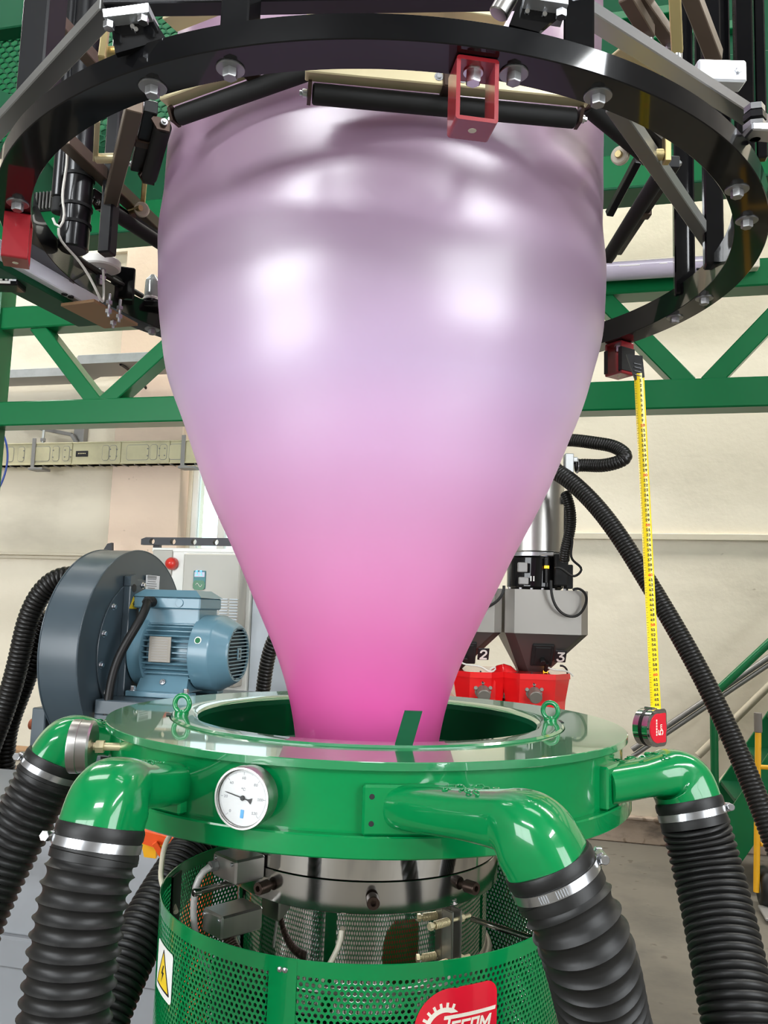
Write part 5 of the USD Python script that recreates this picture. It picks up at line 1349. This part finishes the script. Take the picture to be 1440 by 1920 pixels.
for um, o_ in ((uu(906), L2), (uu(1000), L3)):
    c = loc(um, -.028, zz_of(1296)); ax = unit(-F2 + np.array([0, 0, .25]))
    obj('recess', plate(sbox(-.05, -.05, .05, .045).buffer(-.012).buffer(.012), .004, c + F2*.0 + [0, 0, .0], R2, (0, 0, 1)), 'red_gloss', o_)
    kn = obj('outlet_spigot', [cyl(c, c + ax*.050 - [0, 0, .03], .026, 28), cyl(c - ax*.002, c + ax*.010, .034, 28)] + [cyl(c + R2*.030*math.cos(a) + np.array([0, 0, 1])*.030*math.sin(a), c + ax*.016 + R2*.030*math.cos(a) + np.array([0, 0, 1])*.030*math.sin(a), .008, 12) for a in (.3, 1.6, 2.9)], 'nameplate', o_)
    obj('spigot_lever', bar(c + ax*.012 + [0, 0, .02], c + ax*.012 + [0, 0, .075] + R2*(.012 if um > -.05 else -.012), .010, .006, .001), 'ink', kn)
obj('stand', [box2(*sorted([loc(uu(880), .03, 0) * [1, 1, 0], loc(uu(1050), .30, zr0)], key=lambda v: v[2]))], 'charcoal', blend) if False else obj('stand', hull([loc(u, v, z) for u in (uu(880), uu(1045)) for v in (.03, .30) for z in (0, zr0)]), 'charcoal', blend)
for lab, pts, r_, mt, dd in (
        ('black sensor cable looping down over hopper 3', [(1033, 1088), (1034, 1110), (1040, 1132), (1058, 1152), (1080, 1155), (1095, 1140), (1098, 1115), (1090, 1106), (1074, 1106)], .0055, 'black_rubber', -.03),
        ('pair of black sensor leads at the right of the loader', [(1066, 1000), (1072, 1025), (1074, 1050), (1090, 1068), (1078, 1080), (1055, 1068), (1040, 1065)], .005, 'black_rubber', -.02),
        ('black cable between the two hoppers', [(945, 1098), (938, 1120), (925, 1132), (900, 1142)], .006, 'black_rubber', -.02),
        ('white cable curled on the left lobe of the red base', [(862, 1240), (880, 1247), (905, 1252), (925, 1258), (930, 1252), (920, 1254), (921, 1262)], .0036, 'white_cable', -.06),
        ('white cable lying across the right lobe of the red base', [(1028, 1252), (1040, 1256), (1060, 1258), (1075, 1268)], .0036, 'white_cable', -.06),
        ('thin black cable at the lower right of hopper 3', [(1050, 1248), (1058, 1250), (1064, 1260), (1062, 1268)], .004, 'black_rubber', .0)):
    o = obj('sensor_cable', wire([bl_(x, y, dd) for x, y in pts], r_, 8, .01), mt, None, lab, 'cable')
# conveying hoses
def ribbed(lab, pp, r_, style='bump', pitch=.014, depth=.004):
    h = thing('conveying_hose', lab, 'hose', atd(*pp[-1]))
    obj('tube', corrugated([atd(*p) for p in pp], r_, depth, pitch, style, 32, 8), 'black_hose', h, smooth=60)
    return h
ribbed('black conveying hose looping out to the right above the blender', [(1040, 828, 3.6), (1080, 826, 3.5), (1125, 832, 3.42), (1160, 842, 3.36), (1172, 858, 3.32), (1150, 869, 3.34), (1115, 873, 3.4), (1078, 873, 3.45)], .027, depth=.003, pitch=.011)
ribbed('long black conveying hose sloping down across the wall to the lower right edge', [(1020, 878, 3.5), (1052, 890, 3.4), (1100, 930, 3.3), (1150, 990, 3.2), (1205, 1075, 3.1), (1262, 1170, 2.98), (1320, 1275, 2.86), (1375, 1390, 2.74), (1425, 1510, 2.62), (1490, 1680, 2.5)], .035, depth=.0045, pitch=.0125)
ribbed('short black ribbed hose hanging down the right of the steel loader', [(1060, 925, 3.42), (1069, 955, 3.4), (1070, 985, 3.4), (1064, 1015, 3.4), (1058, 1050, 3.42)], .022, depth=.003, pitch=.009)
t = thing('hose_clamp_bracket', 'metal bracket with clamp joining the hoses behind the right edge of the film', 'bracket', atd(1066, 870, 3.42))
obj('bracket', [box(atd(1066, 872, 3.42), (.035, .04, .09), .003, rz=YAW), box(atd(1076, 862, 3.42), (.03, .02, .02), .003, rz=YAW)], 'galv', t)
obj('clamp', torus(atd(1082, 873, 3.45), RT, .029, .004, 24, 8), 'zinc', t)

# ------------------------------------------------------------------ stair, rails, hand truck at the lower right
sy = 4.02
st_ = thing('steel_stair', 'green steel stair climbing to the right beside the back wall with a pipe handrail', 'stair', aty(1400, 1570, sy))
def sp(px, py, y=sy): return aty(px, py, y)
p0, p1 = sp(1362, 1592), sp(1440, 1478)
d_ = unit(p1 - p0); far = p1 + d_*1.8; near_ = p0 - d_*.12
for y_ in (sy, sy + .62):
    sh = np.array([0, y_ - sy, 0])
    obj('stringer', bar(near_ + sh, far + sh, .02, .21, .003), 'green_steel', st_)
for k in range(9):
    c = p0 + d_*(.02 + .27*k) + [0.02, .31, .03]
    obj('tread', [box(c, (.24, .60, .03), .003)], 'green_dark', st_)
hp0, hp1 = sp(1338, 1302), sp(1443, 1204)
hd_ = unit(hp1 - hp0)
obj('handrail', [cyl(hp0, hp1 + hd_*1.4, .024, 20)], 'green_steel', st_)
pb = sp(1341, 1600)
obj('handrail_post', [cyl((hp0[0], sy, 0), hp0 + [0, 0, .012], .024, 20)], 'green_steel', st_)
obj('handrail_post', [cyl(p0 + d_*1.9, hp0 + hd_*1.9, .024, 20)], 'green_steel', st_)
for (pa, pb_, r_, mt, lab) in (((1196, 1398), (1445, 1230), .020, 'pipe_grey', 'dark grey wall pipe sloping up to the right behind the tape measure'), ((1318, 1408), (1446, 1282), .026, 'tan_pipe', 'tan pipe sloping up along the back wall behind the stair'), ((1330, 1495), (1446, 1366), .032, 'tan_pipe', 'lower tan pipe sloping up along the back wall behind the stair')):
    a, b = aty(*pa, 4.86), aty(*pb_, 4.86); dd = unit(b - a)
    t = thing('wall_pipe', lab, 'pipe', a)
    obj('pipe', cyl(a - dd*.05, b + dd*1.2, r_, 20), mt, t)
    if mt == 'pipe_grey': obj('pipe', cyl(a - dd*.05 + [0, 0, -.05], b + dd*1.2 + [0, 0, -.05], r_*.8, 20), mt, t)
ht = thing('hand_truck', 'yellow hand truck with a grey grip standing at the right edge', 'hand truck', sp(1424, 1690, 3.75))
hy = 3.75
a = sp(1421, 1336, hy); b = sp(1417, 1602, hy); b2 = b.copy(); b2[2] = .10
obj('upright', cyl(a - [0, 0, .10], b2, .017, 16), 'yellow_paint', ht)
obj('upright', cyl(a - [0, 0, .10] + [.42, 0, 0], b2 + [.42, 0, 0], .017, 16), 'yellow_paint', ht)
obj('grip', cyl(a - [0, 0, .11], a + [0, 0, .0], .022, 20), 'grip', ht)
obj('grip', cyl(a - [0, 0, .11] + [.42, 0, 0], a + [.42, 0, 0], .022, 20), 'grip', ht)
for z in (.78, .36): obj('crossbar', cyl((a[0], hy, z), (a[0] + .42, hy, z), .013, 14), 'yellow_paint', ht)
obj('toe_plate', box2((a[0] - .02, hy - .22, .02), (a[0] + .44, hy, .035), .003), 'galv_dark', ht)
for dx in (.03, .39):
    w_ = obj('wheel', torus((a[0] + dx, hy + .06, .115), (1, 0, 0), .078, .036, 40, 14), 'black_rubber', ht)
    obj('hub', cyl((a[0] + dx - .02, hy + .06, .115), (a[0] + dx + .02, hy + .06, .115), .05, 24), 'galv_dark', w_)
o = obj('carton', box2((a[0] + .05, hy - .02, .42), (a[0] + .6, hy + .35 - .02, .62), .006), 'wood', None, 'brown carton board by the yellow hand truck at the right edge', 'carton') if False else None

# ------------------------------------------------------------------ lower left: orange bracket, grey machine panel
mb = thing('machine_base', 'pale grey machine cover behind the black air hoses at lower left', 'machine', (-.95, .55, 0))
pA = atd(60, 1590, 2.3)
obj('cover', hull([(x, y, z) for (x, y, z) in [(-2.0, .55, 0), (-.42, .55, 0), (-2.0, 1.1, 0), (-.42, 1.1, 0), (-2.0, .60, 1.0), (-.46, .60, 1.0), (-2.0, 1.05, 1.02), (-.46, 1.05, 1.02)]]), 'machine_grey', mb)
obj('ridge', box2((-2.0, .56, .62), (-.44, .585, .70), .006), 'machine_grey', mb)
for px, py in ((268, 1614), (292, 1640), (293, 1633), (287, 1652), (272, 1604)):
    q = aty(px, py, .555); obj('screw', cyl((q[0], .552 + (q[2]-.0)*.05, q[2]), (q[0], .60, q[2]), .006, 10), 'charcoal', mb)
od = 2.02
ob = thing('orange_bracket', 'orange triangular steel bracket under the air ring at left', 'bracket', atd(310, 1590, od))
outer = [(262, 1558), (352, 1580), (318, 1648), (300, 1612)]
O3 = [atd(x, y, od) for x, y in ((258, 1556), (356, 1580), (345, 1604), (320, 1644), (296, 1592), (262, 1580))]
obj('web', poly3(O3, .02, FW), 'orange_paint', ob)
qo = atd(352, 1585, od + .01); obj('post', box2((qo[0] + .0, qo[1] - .02, 0), (qo[0] + .06, qo[1] + .03, qo[2]), .004), 'orange_paint', ob)
obj('opening', poly3([atd(x, y, od - .002) for x, y in ((293, 1583), (322, 1589), (320, 1618), (312, 1612))], .004, FW), 'yellow_paint', ob)
obj('edge_bar', [bar(atd(289, 1580, od - .01), atd(318, 1626, od - .01), .012, .012, .001)], 'orange_paint', ob)
obj('yellow_block', [poly3([atd(x, y, od + .03) for x, y in ((264, 1578), (292, 1585), (292, 1610), (270, 1607))], .02, FW)], 'yellow_paint', ob)
obj('steel_wire_lead', wire([atd(318, 1568, 1.62), atd(308, 1590, 1.60), atd(303, 1620, 1.58), atd(302, 1648, 1.56), atd(310, 1672, 1.54), atd(330, 1710, 1.50)], .005, 10), 'ivory', None, 'grey flexible lead hanging outside the perforated guard at left', 'cable')
qb = atd(14, 1545, 1.9)
o = obj('orange_stand', [box2((qb[0] - .7, qb[1], qb[2] - .025), (qb[0], qb[1] + .05, qb[2] + .025), .004), box2((qb[0] - .7, qb[1], 0), (qb[0] - .64, qb[1] + .05, qb[2]), .004)], 'orange_paint', None, 'orange steel beam end showing at the left edge behind the air hose', 'stand')
# clutter seen between the hoses at the far left: boards and a yellow lead on a low pallet
t = thing('pallet', 'worn wooden pallet stacked with boards behind the hoses at the far left', 'pallet', aty(60, 1480, 3.2))
for k in range(5):
    q = aty(30 + 8*k, 1400 + 24*k, 3.3); obj('board', box((q[0] + .1, 3.3 + .05*k, q[2] - .02), (.8, .14, .03), .004, rz=.1*k), 'tan_pipe' if k % 2 else 'wood', t)
obj('leg', [box2((-2.9, 3.2, 0), (-2.8, 3.3, 1.0), .004), box2((-2.3, 3.2, 0), (-2.2, 3.3, 1.0), .004)], 'wood', t)
obj('yellow_lead', wire([aty(15, 1452, 3.1), aty(30, 1450, 3.1), aty(48, 1456, 3.1), aty(70, 1452, 3.1)], .008, 8), 'sticker_yellow', t)
